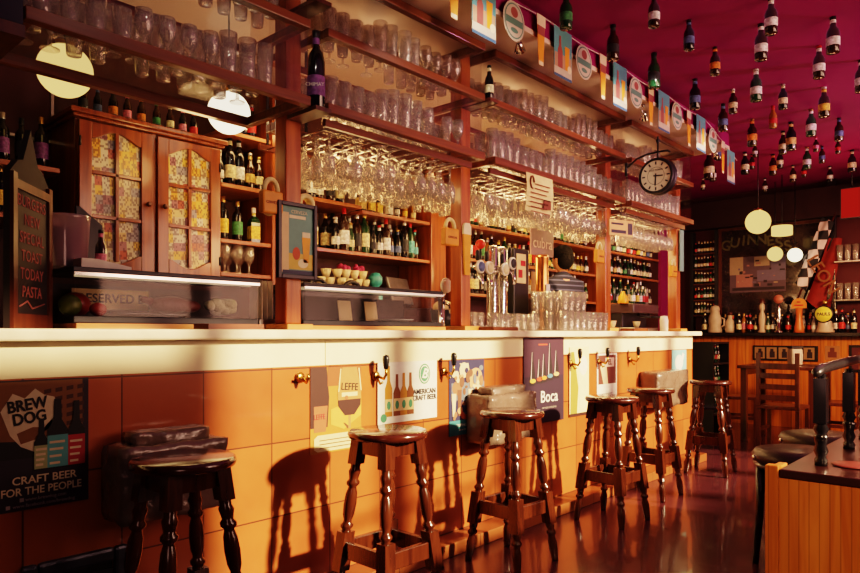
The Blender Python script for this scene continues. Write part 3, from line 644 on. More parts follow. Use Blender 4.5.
# orange plate sign beyond the third post
a = pt(621, 236, Y=-.02)
os_ = empty('hanging_plate_sign', 'small orange sign with dark lines hanging under the cabinet beyond the third post', 'sign', (a.x,-.02,a.z), -.3)
MB().box(-.13,.13,-.005,.005,0,.125).build('plate', pbr('orange_plate', (.80,.48,.16), .5), os_)
k = MB(); k.box(-.11,.02,-.007,-.0052,.085,.10); k.box(-.11,.05,-.007,-.0052,.02,.045); k.box(.07,.12,-.007,-.0052,.015,.105); k.build('print', flat('dark_ink', (.03,.02,.03)), os_)
MB().tube([(0,0,.125),(0,0,Z1-.024-a.z)], .004, 6).build('hanger', M_iron, os_)
a = pt(681, 268, Y=.11); tag(MB().box(-.045,.045,-.004,.004,0,.40).build('beer_placard', flat('poster_teal', (.18,.36,.33)), None, (6.5,.12,1.80)), 'narrow teal beer placard on the last post', 'sign')

# ------------------------------------------------------------------ things on the bar
def medallion(m_, c, r, T=None): pass
bt = empty('beer_tower', 'chrome beer tower with two columns and four round tap badges', 'beer tap', (sx(497,.40),.40,1.2155))
c0 = MB()
for x in (-.055,.055): c0.lathe([(0,0),(.06,0),(.06,.012),(.042,.02),(.042,.58),(.03,.60),(0,.605)], 20, T=Matrix.Translation((x,0,0)))
c0.build('column', M_chrome, bt)
MB().tube([(-.33,-.055,.43),(.10,-.055,.43)], .022, 12).build('cross_pipe', M_chrome, bt)
for i, (x, cm, z) in enumerate(((-.30,'blue',.43),(-.20,'white',.43),(-.02,'white',.43),(.07,'black',.48))):
    d = MB().lathe([(0,0),(.042,0),(.045,.004),(.045,.016),(.036,.02),(0,.02)], 20, T=Matrix.Translation((x,-.075,z)) @ Matrix.Rotation(PI/2, 4, 'X')).build('tap_badge', M_white, bt)
    MB().lathe([(0,0),(.034,0),(.034,.003),(0,.003)], 20, T=Matrix.Translation((x,-.0955,z)) @ Matrix.Rotation(PI/2, 4, 'X')).build('emblem', LABM[cm] if cm != 'white' else flat('pale_gold', (.75,.62,.38)), d)
    MB().tube([(x,-.06,z-.04),(x,-.10,z-.10),(x,-.10,z-.15)], [.014,.012,.009], 8).build('spout', M_chrome, bt)
    MB().lathe([(0,0),(.012,0),(.016,.05),(.010,.07),(0,.072)], 10, T=Matrix.Translation((x,-.06,z+.045))).build('tap_handle', M_black, bt)
MB().ball((-.19,0,.60), .035, 16).build('red_ball', pbr('red_ball', (.65,.04,.02), .3), bt)
MB().tube([(-.19,0,.44),(-.19,0,.58)], .008, 8).build('ball_stem', M_iron, bt)
b2 = empty('beer_tap', 'single beer tap with a round white badge beside the second post', 'beer tap', (sx(445,.33),.36,1.2155))
MB().lathe([(0,0),(.05,0),(.05,.012),(.022,.02),(.022,.22),(.028,.24),(0,.25)], 18).build('column', M_chrome, b2)
MB().lathe([(0,0),(.045,0),(.048,.004),(.048,.016),(0,.018)], 20, T=Matrix.Translation((0,-.03,.285)) @ Matrix.Rotation(PI/2, 4, 'X')).build('tap_badge', M_white, b2)
MB().tube([(0,0,.23),(0,-.02,.30)], .01, 8).build('badge_stem', M_iron, b2); MB().tube([(0,-.02,.18),(0,-.07,.16),(0,-.075,.11)], [.012,.011,.008], 8).build('spout', M_chrome, b2)
cp = empty('copper_column', 'copper beer column in front of the barman', 'beer tap', (sx(542,.40),.40,1.2155))
MB().lathe([(0,0),(.06,0),(.06,.012),(.048,.02),(.048,.56),(.052,.57),(.045,.59),(0,.595)], 24).build('column', M_copper, cp)
MB().box(-.025,.025,-.056,-.048,.28,.36).build('white_badge', M_white, cp); MB().tube([(0,-.045,.25),(0,-.10,.24),(0,-.105,.18)], [.014,.012,.009], 8).build('spout', M_chrome, cp)
bx = empty('black_dispenser', 'tall black dispenser with a red and white sticker between the towers', 'machine', (sx(514,.50),.50,1.2155))
MB().box(-.10,.10,-.07,.09,0,.62).build('body', M_black, bx, bev=.01); MB().box(-.07,.05,-.075,-.0705,.36,.58).build('sticker', M_paper, bx); k = MB(); k.box(-.05,0,-.078,-.0755,.40,.46); k.box(-.02,.04,-.078,-.0755,.49,.53); k.build('red_print', LABM['red'], bx)
gm = empty('napkin_box', 'amber snack box standing beyond the black dispenser', 'box', (sx(530,.55),.56,1.2155))
MB().box(-.09,.09,-.06,.06,0,.26).build('body', pbr('smoky_acrylic', (.20,.11,.06), .15, coat=.4), gm, bev=.006); MB().box(-.06,.06,-.062,-.0605,.30,.47).build('header_card', flat('snack_yellow', (.85,.5,.15)), gm); MB().box(-.05,.05,-.06,-.055,.25,.48).build('card_support', M_iron, gm)
for i in range(8): glass('beer_mug', (3.42+i*.098, .26+R.uniform(-.02,.02), 1.2155), 'clear beer mug in the row along the bar beside the second post', 'beer mugs along the bar', R.uniform(-.6,.6))
G['tall_glass'] = me_lathe('tall_glass', [(0,.004),(.030,0),(.031,.008),(.038,.145),(.036,.145),(.030,.012),(0,.011)], 14, M_gl)
for j, y in enumerate((.10,.20,.30)):
    for i in range(8):
        x = 4.28+i*.087-j*.03
        glass('tall_glass', (x,y,1.2155), 'clear tall glass in the lower layer stacked before the barman', 'tall glasses, lower layer')
        if i < 4: glass('tall_glass', (x+.005,y,1.3615), 'clear tall glass in the upper layer stacked before the barman', 'tall glasses, upper layer')
for px, l in ((505,'empty wooden tray on the bar by the mugs'),(640,'flat wooden tray on the bar beyond the third post'),(236,'dark wooden tray at the foot of the first post')):
    a = sx(px,0); w = .26
    k = MB(); k.box(-w/2,w/2,-.06,.06,0,.006); k.box(-w/2,w/2,-.06,-.052,.006,.022); k.box(-w/2,w/2,.052,.06,.006,.022); k.box(-w/2,-w/2+.008,-.052,.052,.006,.022); k.box(w/2-.008,w/2,-.052,.052,.006,.022)
    tag(k.build('wooden_tray', M_rail, None, (a,.05,1.2155)), l, 'tray')
mm = empty('menu_holder', 'metal rack of white menus beside the first post', 'menu', (sx(264,.35),.36,1.2155))
k = MB()
for i in range(3): k.box(-.04+i*.03,-.034+i*.03,-.05,.05,.02,.24)
k.build('menu_cards', pbr('white_paper', (.75,.68,.62), .7), mm); MB().box(-.055,.055,-.055,.055,0,.05).build('holder', M_steel, mm)
# behind the bar, bay between the posts: coffee machine with cups, flowers, teal jar, till
cm_ = empty('coffee_machine', 'steel coffee machine on the back counter under the bottle shelf', 'machine', (sx(343,1.1),1.27,1.0005))
MB().box(-.38,.38,-.14,.22,0,.16).build('base', M_steel, cm_, bev=.01); MB().box(-.36,.36,.0,.2,.16,.36).build('body', M_iron, cm_, bev=.01); MB().box(-.38,.38,-.14,.22,.36,.53).build('head', M_iron, cm_, bev=.02)
for x in (-.2,.1): MB().tube([(x+.075*math.cos(PI*k/8),-.15,.50+.06*math.sin(PI*k/8)) for k in range(9)], .014, 8).build('arched_handle', M_black, cm_)
cupm = MB().lathe([(0,0),(.02,0),(.03,.025),(.038,.058),(.036,.058),(.028,.025),(0,.006)], 14).mesh('coffee_cup', pbr('cream_cup', (.80,.66,.40), .4))
cx_ = sx(319,1.2)
for j in range(2):
    for i in range(6-j):
        o = bpy.data.objects.new('coffee_cup', cupm); C.objects.link(o); o.location = (cx_+.03+.08*i+.04*j, 1.20+R.uniform(-.02,.02), 1.5312+.059*j)
        tag(o, 'cream coffee cup in the pile on top of the coffee machine', 'cup', 'coffee cups on the coffee machine')
fl = empty('flower_bunch', 'bunch of pink flowers beside the coffee cups', 'flowers', (sx(357,1.2),1.24,1.531))
MB().lathe([(0,0),(.04,0),(.05,.07),(.045,.07),(0,.01)], 14).build('pot', M_darkw, fl)
k = MB()
for i in range(26): k.ball((R.uniform(-.13,.13), R.uniform(-.05,.05), .09+R.uniform(0,.06)), R.uniform(.016,.026), 8)
k.build('blossom', pbr('pink_petals', (.5,.05,.16), .6), fl)
tj = empty('teal_jar', 'teal jar beside the pink flowers', 'jar', (sx(379,1.2),1.24,1.0005))
MB().lathe([(0,0),(.05,0),(.055,.05),(.055,.50),(.03,.53),(.03,.55),(.052,.57),(.054,.62),(.03,.65),(0,.655)], 18).build('body', pbr('teal_glaze', (.07,.38,.38), .3), tj)
MB().box(-.16,-.075,-.02,.02,.40,.52).build('yellow_box', LABM['yellow'], tj) if 0 else None
ti = empty('till_screen', 'grey till screen tilted back under the bottle shelf', 'screen', (sx(411,1.2),1.28,1.0005), .25)
MB().box(-.16,.16,-.012,.012,.38,.60, T=Matrix.Rotation(-.3,4,'X') @ Matrix.Translation((0,-.12,.03))).build('screen', pbr('grey_screen', (.18,.15,.16), .2), ti, bev=.005); MB().box(-.03,.03,.02,.06,0,.42).build('stand', M_black, ti); MB().box(-.12,.12,-.06,.12,0,.02).build('foot', M_black, ti)
br = empty('bread_basket', 'round bread loaf in a dark basket left of the second post', 'bread', (sx(427,.65),.50,1.2155))
MB().lathe([(0,0),(.07,0),(.09,.14),(.085,.14),(0,.10)], 18).build('basket', M_black, br); MB().ball((0,0,.155), (.075,.07,.05), 18).build('loaf', pbr('bread_crust', (.72,.50,.25), .7), br)
# beyond the third post
c2 = empty('espresso_machine', 'dark espresso machine on the bar beyond the third post', 'machine', (6.16,.42,1.2155))
MB().box(-.26,.26,-.10,.14,0,.035).build('drip_tray', M_steel, c2, bev=.005); MB().box(-.26,.26,.02,.14,.035,.20).build('body', M_iron, c2, bev=.01); MB().box(-.28,.28,-.10,.14,.17,.26).build('head', pbr('dark_enamel', (.08,.05,.055), .25), c2, bev=.015)
for x in (-.14,.08): MB().tube([(x,-.08,.16),(x,-.10,.14),(x,-.2,.135)], [.02,.012,.012], 8).build('filter_handle', M_black, c2)
for i, px in enumerate((619,643)):
    o = bpy.data.objects.new('coffee_cup', cupm); C.objects.link(o); o.location = (sx(px,.30),.365,1.2512); tag(o, 'cream coffee cup under the dark espresso machine', 'cup', 'cups under the espresso machine')
lm = empty('lemon_jar', 'orange jar standing on the dark espresso machine', 'jar', (sx(623,.42),.42,1.476))
MB().lathe([(0,0),(.045,0),(.05,.01),(.045,.06),(.02,.09),(.018,.11),(0,.115)], 16).build('body', pbr('orange_glaze', (.80,.35,.04), .35), lm)
for i, (px, g_, l_) in enumerate(((633,'green','white'),(637,'black','yellow'),(640,'green','white'),(643,'green','red'),(646,'clear','red'))):
    bottle('spirit', g_, l_, 'white' if i % 2 else 'black', (sx(px,.46),.46,1.4765), '%s %s-label bottle, %s on the dark espresso machine' % (g_, l_, ORD[i]), 'bottles on the espresso machine', .62)
tag(MB().lathe([(0,0),(.035,0),(.038,.10),(.03,.14),(0,.145)], 14).build('white_canister', M_white, None, (sx(664,.10),.10,1.2155)), 'white canister beside the last post', 'canister')

# ------------------------------------------------------------------ posters on the tiled front
def poster(x0, x1, z0, z1, label, bg):
    t = empty('poster', label, 'poster', (x0,-.0095 if z1 >= 1.05 else -.0045,z0), 0, 'posters on the bar front')
    MB().box(0, x1-x0, 0, .0025, 0, z1-z0).build('sheet', bg, t)
    return t, x1-x0, z1-z0
t, w, h = poster(.63,.946,.617,1.045,'dark poster with a pale shield and three beer bottles, nearest the camera', flat('night_blue', (.030,.016,.028)))
p = MB()
p.flat(rect(0,w-.02,.17,h-.005), -.0005, 0); 
for i in range(8):
    for j in range(4): p.flat([(w*.55+j*.035,h-.05-i*.03+j*.004),(w*.55+j*.035+.022,h-.046-i*.03+j*.004),(w*.55+j*.035+.022,h-.032-i*.03+j*.004),(w*.55+j*.035,h-.036-i*.03+j*.004)], -.001, 1)
sh = [(.0,h-.10),(.045,h-.035),(.09,h-.055),(.13,h-.02),(.165,h-.045),(.205,h-.055),(.225,h-.10),(.215,h-.17),(.185,h-.225),(.13,h-.26),(.075,h-.235),(.035,h-.19)]
sh = [(.045+x_*.78,h-.012+(z_-h)*.88) for x_, z_ in sh]; p.flat(sh, -.0015, 2)
p.flat([(.045+x_*.78,h-.012+(z_-h)*.88) for x_, z_ in ((.06,h-.185),(.12,h-.165),(.19,h-.17),(.205,h-.13),(.175,h-.205),(.12,h-.215),(.075,h-.225))], -.002, 0)
p.flat([(0,.17),(w-.02,.17),(w-.02,.21),(0,.235)], -.0008, 6)
for cx, bh, bw, c in ((.165,.17,.045,3),(.215,.235,.065,4),(.275,.225,.055,5)):
    p.flat(bottle_poly(cx,.125,bh,bw), -.0025-.0003*c, 6); p.flat(rect(cx-bw/2,cx+bw/2,.13,.13+bh*.46), -.0045-.0002*c, c)
    for k in range(4): p.flat(rect(cx-bw*.4,cx+bw*(.1+.08*k),.14+bh*.1*k,.14+bh*.1*k+.008), -.006, 2)
p.build('picture', [flat('amber_street', (.24,.105,.03)), flat('dark_windows', (.08,.028,.014)), flat('shield_cream', (.70,.62,.40)), flat('label_sage', (.38,.46,.22)), flat('label_aqua', (.12,.42,.42)), flat('label_crimson', (.45,.03,.04)), flat('bottle_black', (.012,.008,.008))], t)
ci = flat('poster_cream_ink', (.72,.66,.42))
text('lettering', 'BREW', .052, flat('bottle_black', (.012,.008,.008)), t, (.123,-.003,h-.083), (PI/2,-.12,0), bold=.03, sx_=.85); text('lettering', 'DOG', .052, flat('bottle_black', (.012,.008,.008)), t, (.130,-.003,h-.126), (PI/2,-.12,0), bold=.03, sx_=.85)
text('lettering', 'CRAFT BEER', .036, ci, t, (.175,-.0075,.098), bold=.02, sx_=1.0); text('lettering', 'FOR THE PEOPLE', .036, ci, t, (.167,-.0075,.062), bold=.02, sx_=.9)
text('lettering', 'www.brewdog.com', .016, flat('grey_ink', (.45,.38,.34)), t, (.18,-.002,.034)); text('lettering', 'www.facebook.com/brewdog', .016, flat('grey_ink', (.45,.38,.34)), t, (.175,-.002,.015))
for a_ in (rect(.10,.113,.028,.041), rect(.06,.073,.009,.022)): MB().flat(a_, -.002).build('icon', flat('grey_ink', (.45,.38,.34)), t)

t, w, h = poster(1.915,2.225,.64,1.04,'orange poster of a dark beer in a chalice, beside the bare brass hook', flat('amber_wood', (.52,.22,.04)))
p = MB()
p.flat([(.0,.12),(.10,.12),(.11,.26),(.095,h),(0,h)], -.0006, 0); p.flat([(.02,.0+.1),(.09,.1),(.10,.22),(.02,.22)], -.001, 1)
p.flat(rect(.10,w,h-.09,h), -.0008, 2); p.flat([(.12,.13),(.2,.10),(w,.16),(w,.25),(.12,.2)], -.0009, 3)
gx = .235; p.flat([(gx-.045,h-.005),(gx+.045,h-.005),(gx+.075,h-.12),(gx+.07,h-.19),(gx+.03,h-.235),(gx-.03,h-.235),(gx-.07,h-.19),(gx-.075,h-.12)], -.0015, 4)
p.flat([(gx+.072,h-.16),(gx+.07,h-.19),(gx+.03,h-.235),(gx-.03,h-.235),(gx-.07,h-.19),(gx-.072,h-.16)], -.002, 0); p.flat(rect(gx-.008,gx+.008,.10,h-.235), -.0012, 4); p.flat([(gx-.012,.10),(gx+.012,.10),(gx-.03,h-.27),(gx-.04,h-.27)], -.0011, 5)
for dx in (-.052,.056): p.flat([(gx+dx,h-.01),(gx+dx*1.12,h-.01),(gx+dx*1.38,h-.12),(gx+dx*1.25,h-.12)], -.0019, 6)
p.flat(rect(gx-.05,gx+.05,h-.145,h-.125), -.0021, 6); p.flat(ell(gx-.02,h-.15,.012,.01), -.0022, 1)
p.flat([(.02,.02),(.04,.008),(w-.02,.008),(w-.005,.025),(w-.005,.065),(w-.02,.085),(.04,.085),(.02,.07)], -.0025, 6)
for k in range(3): p.flat(rect(.05,w-.04,.022+.018*k,.026+.018*k), -.003, 5)
p.build('picture', [flat('stout_brown', (.055,.015,.012)), flat('label_rust', (.42,.13,.06)), flat('wood_red', (.34,.09,.03)), flat('wood_gold', (.68,.36,.07)), flat('glass_cream', (.46,.22,.075)), flat('shadow_brown', (.16,.05,.02)), flat('plaque_cream', (.72,.60,.32))], t)
text('lettering', 'LEFFE', .05, flat('bottle_black', (.012,.008,.008)), t, (gx,-.003,h-.10), (PI/2,.08,0), sx_=.9); text('lettering', 'LEFFE', .035, flat('label_crimson', (.45,.03,.04)), t, (.052,-.002,.17), sx_=.8)

t, w, h = poster(2.333,2.779,.737,1.05,'white poster of four beer bottles with a round green emblem', flat('poster_white', (.80,.78,.68)))
p = MB()
for i, (cx, bh) in enumerate(((.075,.26),(.135,.215),(.185,.22),(.235,.22))):
    p.flat(bottle_poly(cx,.035,bh,.052), -.0008-.0002*i, 0 if i in (1,3) else 1); p.flat(rect(cx-.025,cx+.025,.06,.125), -.002, 2); p.flat(ell(cx,.092,.014,.022), -.0024, 3)
p.flat(ell(.345,h-.07,.045,.055), -.001, 3); p.flat(ell(.345,h-.07,.037,.047), -.0014, 4); p.flat(ell(.345,h-.07,.033,.042), -.0018, 3)
p.flat(ell(.04,.03,.022,.022), -.001, 3); p.build('picture', [flat('brown_bottle', (.22,.07,.02)), flat('amber_bottle', (.50,.22,.03)), flat('label_tan', (.70,.52,.26)), flat('emblem_green', (.06,.26,.14)), flat('poster_white', (.80,.78,.68))], t)
text('lettering', 'B', .075, flat('poster_white', (.80,.78,.68)), t, (.345,-.003,h-.07), (PI/2,.2,0), bold=.02, shear=.2); text('lettering', 'AMERICAN', .038, flat('dark_ink', (.03,.02,.03)), t, (.345,-.002,h-.165), bold=.02, sx_=.95); text('lettering', 'CRAFT BEER', .038, flat('dark_ink', (.03,.02,.03)), t, (.345,-.002,h-.198), bold=.02, sx_=.9)

t, w, h = poster(2.889,3.21,.614,1.045,'poster of people and tasting glasses with a teal strip at its foot', flat('poster_navy', (.03,.03,.09)))
p = MB(); p.flat(rect(0,w,0,.085), -.001, 0); p.flat(rect(.02,w,.2,.3), -.0006, 1)
p.flat([(.09,h-.02),(.17,h-.02),(.2,.28),(w,.2),(w,.25),(.2,h-.1)], -.0012, 2); p.flat(ell(.24,h-.1,.06,.05), -.0013, 3); p.flat(ell(.07,h-.16,.045,.04), -.0014, 4); p.flat(ell(.13,h-.06,.04,.045), -.0015, 2)
for i in range(6): p.flat([(.03+.05*i,.11),(.05+.05*i,.11),(.06+.05*i,.24+.02*(i % 2)),(.02+.05*i,.24+.02*(i % 2))], -.002, [2,5,1,2,4,2][i])
p.flat(ell(.19,.2,.035,.035), -.0024, 3)
for i in range(34):
    a_, b_ = R.uniform(.015,w-.04), R.uniform(.10,h-.05); e_ = R.uniform(.008,.022); p.flat(ell(a_+.012,b_,e_,e_*R.uniform(.6,2.0),10), -.0026-.00005*i, R.choice([1,2,2,3,4,5,5,7,7]))
p.flat(ell(.1,.14,.03,.02), -.0024, 3); p.flat(ell(.14,.115,.04,.03), -.0025, 6)
p.build('picture', [flat('strip_teal', (.05,.25,.28)), flat('slate_blue', (.16,.20,.24)), flat('sand', (.72,.58,.36)), flat('skin_tone', (.62,.34,.18)), flat('skin_dark', (.36,.16,.09)), flat('mid_brown', (.20,.08,.05)), flat('warm_red', (.5,.10,.05)), flat('poster_navy', (.03,.03,.09))], t)
text('lettering', 'TASTING EVENINGS', .022, flat('poster_white', (.80,.78,.68)), t, (.16,-.002,.055)); text('lettering', 'ask at the bar', .016, flat('poster_white', (.80,.78,.68)), t, (.13,-.002,.03))

t, w, h = poster(3.619,4.107,.6,1.168,'tall dark poster of five glossy bottles reaching over the cream band', flat('aubergine', (.035,.016,.04)))
p = MB(); p.flat(rect(0,w,h*.55,h), -.0005, 0)
for i, (cx, z, bh, c) in enumerate(((.10,.255,.22,1),(.18,.265,.16,2),(.235,.27,.19,3),(.31,.28,.25,4),(.39,.29,.19,5))):
    p.flat([(cx-.034,z),(cx+.034,z),(cx+.030,z+bh*.35),(cx+.01,z+bh*.75),(cx+.009,z+bh),(cx-.009,z+bh),(cx-.01,z+bh*.75),(cx-.030,z+bh*.35)], -.001-.0002*i, 6); p.flat([(cx-.026,z+.02),(cx-.016,z+.02),(cx-.005,z+bh),(cx-.009,z+bh)], -.0025, 7); p.flat(ell(cx,z+.03,.034,.014), -.003, c)
p.flat(rect(.17,.28,h-.05,h-.04), -.001, 2)
p.build('picture', [flat('plum', (.06,.02,.045)), flat('band_yellow', (.75,.5,.1)), flat('band_red', (.6,.08,.04)), flat('band_orange', (.75,.28,.06)), flat('band_blue', (.10,.26,.34)), flat('band_gold', (.7,.45,.2)), flat('bottle_dark', (.02,.012,.016)), flat('glint', (.62,.52,.52))], t)
text('lettering', 'Boca', .11, flat('poster_white', (.80,.78,.68)), t, (.30,-.002,.17), bold=.01); text('lettering', 'cervezas artesanas', .024, flat('grey_ink', (.45,.38,.34)), t, (.30,-.002,.10))

t, w, h = poster(4.187,4.46,.605,1.10,'sunlit yellow poster of a tall drink, right of the tall dark poster', flat('sunlit_lemon', (.88,.76,.42)))  # paper colour whitened to stand for strong sun falling here
p = MB(); p.flat([(.01,.02),(.10,.02),(.12,.2),(.06,.46),(.02,.46)], -.001, 0); p.flat([(.14,.05),(.24,.05),(.26,.30),(.12,.30)], -.001, 1); p.flat(ell(.19,.36,.06,.07), -.0012, 2); p.flat(rect(0,w,0,.02), -.0014, 3)
p.build('picture', [flat('olive', (.36,.28,.06)), flat('pale_yellow', (.85,.78,.46)), flat('sun_glare_white', (.85,.80,.64)), flat('stout_brown', (.055,.015,.012))], t)  # near-white shape carries sun glare in its colour
t, w, h = poster(4.59,4.91,.64,1.045,'poster with a dark picture above a white half, beside the last two hooks', flat('poster_white', (.80,.78,.68)))
p = MB(); p.flat(rect(.02,w-.02,.17,h-.015), -.0008, 0); p.flat([(.10,.17),(.17,.17),(.15,.30),(.09,.34),(.05,.3)], -.0012, 1); p.flat(rect(.13,.27,.30,.37), -.0014, 2); p.flat(rect(.05,w-.05,.05,.06), -.001, 3); p.flat(rect(.05,w-.08,.09,.10), -.001, 3)
p.build('picture', [flat('wine_brown', (.16,.045,.035)), flat('sand', (.72,.58,.36)), flat('pale_pink', (.75,.55,.45)), flat('grey_ink', (.45,.38,.34))], t)
text('lettering', 'EL', .06, flat('wine_brown', (.16,.045,.035)), t, (.2,-.003,.335), bold=.02)
t, w, h = poster(5.97,6.30,.66,1.045,'teal and white poster near the far end of the bar front', flat('aqua', (.22,.52,.52)))
p = MB(); p.flat(ell(.16,.27,.09,.07), -.001, 0); p.flat(ell(.15,.16,.07,.05), -.001, 1); p.flat([(.05,.05),(.12,.04),(.28,.34),(.24,.36)], -.0012, 0); p.build('picture', [flat('poster_white', (.80,.78,.68)), flat('deep_aqua', (.07,.30,.36))], t)

# ------------------------------------------------------------------ hooks on the bar front
def hook(x, z, label, knob=True):
    t = empty('coat_hook', label, 'hook', (x,-.0045,z), 0, 'coat hooks on the bar front')
    MB().lathe([(0,0),(.024,0),(.024,.006),(.012,.012),(0,.013)], 16, T=Matrix.Rotation(PI/2, 4, 'X')).build('base_plate', M_brass, t)
    MB().tube([(0,-.008,0),(0,-.06,-.012),(0,-.075,.01),(0,-.075,.04)] if knob else [(0,-.008,0),(0,-.05,-.02),(0,-.065,.0),(0,-.062,.018)], [.008,.008,.007,.007], 8).build('arm', M_brass, t)
    if knob:
        MB().lathe([(0,0),(.011,.002),(.014,.02),(.017,.05),(.014,.066),(0,.072)], 12, T=Matrix.Translation((0,-.075,.036))).build('knob', M_black, t)
        MB().tube([(0,-.01,-.006),(0,-.035,-.04),(0,-.05,-.03)], .006, 8).build('lower_prong', M_brass, t)
    else: MB().tube([(-.03,-.03,-.004),(.03,-.03,-.004)], .007, 8).build('cross_arm', M_brass, t)
hook(sx(299,0), 1.0, 'bare brass hook at the left of the orange chalice poster', False)
for px, l in ((375,'black knobbed brass hook between the orange and white posters'),(443,'black knobbed brass hook right of the white poster'),(570,'black knobbed brass hook right of the tall dark poster'),(598,'black knobbed brass hook above the white half poster'),(629,'black knobbed brass hook farthest along the bar front')): hook(sx(px,0), .985, l)

# boxes wrapped in black plastic film on the bar front
from mathutils import noise as MN
def wrapped(x0, x1, z0, z1, d, label, seed, lid):
    t = empty('wrapped_box', label, 'box', ((x0+x1)/2,-d/2-.016,z0), 0, 'boxes wrapped in black film on the bar front')
    W_, H_ = x1-x0, z1-z0
    def blob(w, dd, hgt, zo, nx=14, ny=7, nz=9):
        vs = []; fs = []; idx = {}
        def vid(i, j, k):
            key = (i, j, k)
            if key in idx: return idx[key]
            u, v, ww = i/nx*2-1, j/ny*2-1, k/nz*2-1
            x, y, z = u*w/2, v*dd/2, ww*hgt/2
            if j < ny:
                n_ = MN.noise_vector(Vector((x*16+seed, y*16, z*16))); x += n_.x*.011; z += n_.z*.011; y += (n_.y*.014 if j > 0 else n_.y*.018)
            e = sum(1 for q_ in (abs(u), abs(ww), (1 if j == 0 else 0)) if q_ > .99)
            if e >= 2: x *= .965; z *= .965; y *= .95
            if y > dd/2: y = dd/2
            idx[key] = len(vs); vs.append((x, y, z+hgt/2+zo)); return idx[key]
        for i in range(nx):
            for k in range(nz):
                for j in (0, ny):
                    q_ = [vid(i,j,k), vid(i+1,j,k), vid(i+1,j,k+1), vid(i,j,k+1)]; fs.append(q_ if j == 0 else q_[::-1])
        for i in range(nx):
            for j in range(ny):
                for k in (0, nz):
                    q_ = [vid(i,j,k), vid(i,j+1,k), vid(i+1,j+1,k), vid(i+1,j,k)]; fs.append(q_ if k == 0 else q_[::-1])
        for j in range(ny):
            for k in range(nz):
                for i in (0, nx):
                    q_ = [vid(i,j,k), vid(i,j,k+1), vid(i,j+1,k+1), vid(i,j+1,k)]; fs.append(q_ if i == 0 else q_[::-1])
        return vs, fs
    b = MB(); vs, fs = blob(W_, d, H_, 0); b.add(vs, fs, 0, True); b.build('wrapped_body', M_bag, t)
    if lid:
        b = MB(); vs, fs = blob(W_*.72, d*.6, .05, H_-.008, 10, 4, 3); b.add(vs, fs, 0, True); b.build('folded_flap', M_bag, t)
wrapped(.985,1.40,.535,.805,.15,'box wrapped in black plastic behind the nearest stool',1.3,True)
wrapped(3.03,3.50,.56,.845,.17,'box wrapped in black plastic behind the third stool',4.1,True)
wrapped(5.30,5.92,.58,.88,.16,'box wrapped in black plastic behind the fifth stool',8.7,False)
# metal vent
v = empty('vent_grille', 'dark metal framed vent low on the bar front at the near end', 'vent', (.73,-.001,.075))
k = MB(); w, h = .348, .36
for a in ((0,.05,0,h),(w-.05,w,0,h),(.05,w-.05,h-.05,h),(.05,w-.05,0,.05)): k.box(a[0],a[1],-.03,0,a[2],a[3])
k.build('frame', pbr('blue_black_metal', (.11,.12,.16), .32, .7), v, bev=.012)
k = MB()
for i in range(7): k.box(.052,w-.052,-.014,-.004,.06+i*.034,.08+i*.034)
k.build('slats', M_iron, v); MB().box(.05,w-.05,-.003,-.001,.05,h-.05).build('backing', M_black, v)

# ------------------------------------------------------------------ stools
def stool_meshes():
    Hs = .757
    def leg(sx_, sy_):
        b = MB(); T0 = Matrix()
        def sh(z): return (sx_*(.084+.078*(1-z/Hs)), sy_*(.084+.078*(1-z/Hs)))
        def add(vs, fs, sm):
            o = [];
            for x, y, z in vs: a, c = sh(z); o.append((x+a, y+c, z))
            b.add(o, fs, 0, sm)
        t_ = MB(); t_.lathe([(0,0),(.017,0),(.019,.02),(.023,.07),(.024,.10),(.018,.125),(.017,.135),(.026,.145),(.026,.155),(.018,.165),(.022,.18),(.024,.205)], 12); add(t_.v, t_.f, True)
        t_ = MB(); t_.box(-.027,.027,-.027,.027,.20,.365); add(t_.v, t_.f, False)
        t_ = MB(); t_.lathe([(.022,.36),(.018,.372),(.026,.382),(.027,.392),(.018,.402),(.017,.412),(.024,.435),(.027,.48),(.024,.525),(.018,.545),(.017,.552),(.027,.562),(.028,.572),(.019,.584),(.022,.60),(.026,.618),(.02,.632),(.022,.672)], 12); add(t_.v, t_.f, True)
        t_ = MB(); t_.box(-.025,.025,-.025,.025,.65,Hs); add(t_.v, t_.f, False)
        return b
    return leg, Hs
def make_stool(label):
    leg, Hs = stool_meshes()
    t = empty('bar_stool', label, 'bar stool', (0,0,0), 0, 'turned wooden stools along the bar')
    MB().lathe([(0,Hs+.001),(.155,Hs+.001),(.166,Hs+.006),(.170,Hs+.018),(.166,Hs+.031),(.158,Hs+.035),(0,Hs+.036)], 40).build('seat', M_seat, t)
    for a in (-1,1):
        for b in (-1,1): leg(a,b).build('leg', M_stool, t)
    o1 = .084+.078*(1-.72/Hs); o2 = .084+.078*(1-.29/Hs)
    for s_ in (-1,1):
        MB().box(-o1+.028,o1-.028,s_*o1-.012,s_*o1+.012,.695,Hs).build('apron', M_stool, t); MB().box(s_*o1-.012,s_*o1+.012,-o1+.028,o1-.028,.695,Hs).build('apron', M_stool, t)
        MB().box(-o2+.026,o2-.026,s_*o2-.013,s_*o2+.013,.255,.325).build('stretcher', M_stool, t, bev=.004); MB().box(s_*o2-.013,s_*o2+.013,-o2+.026,o2-.026,.255,.325).build('stretcher', M_stool, t, bev=.004)
    return t
st_l = ['turned wooden bar stool nearest the camera, before a plastic wrapped box','second bar stool from the camera, in front of the white bottle poster','third bar stool from the camera, before the wrapped box and tall dark poster','fourth bar stool from the camera, with the sun bright behind its legs','fifth bar stool from the camera, just beyond the fourth','orange lit bar stool at the far end of the bar']
st_p = [(1.10,-.385,.02),(1.99,-.435,-.03),(2.93,-.405,-.05),(4.01,-.425,-.06),(4.80,-.33,.0),(5.93,-.36,.1)]
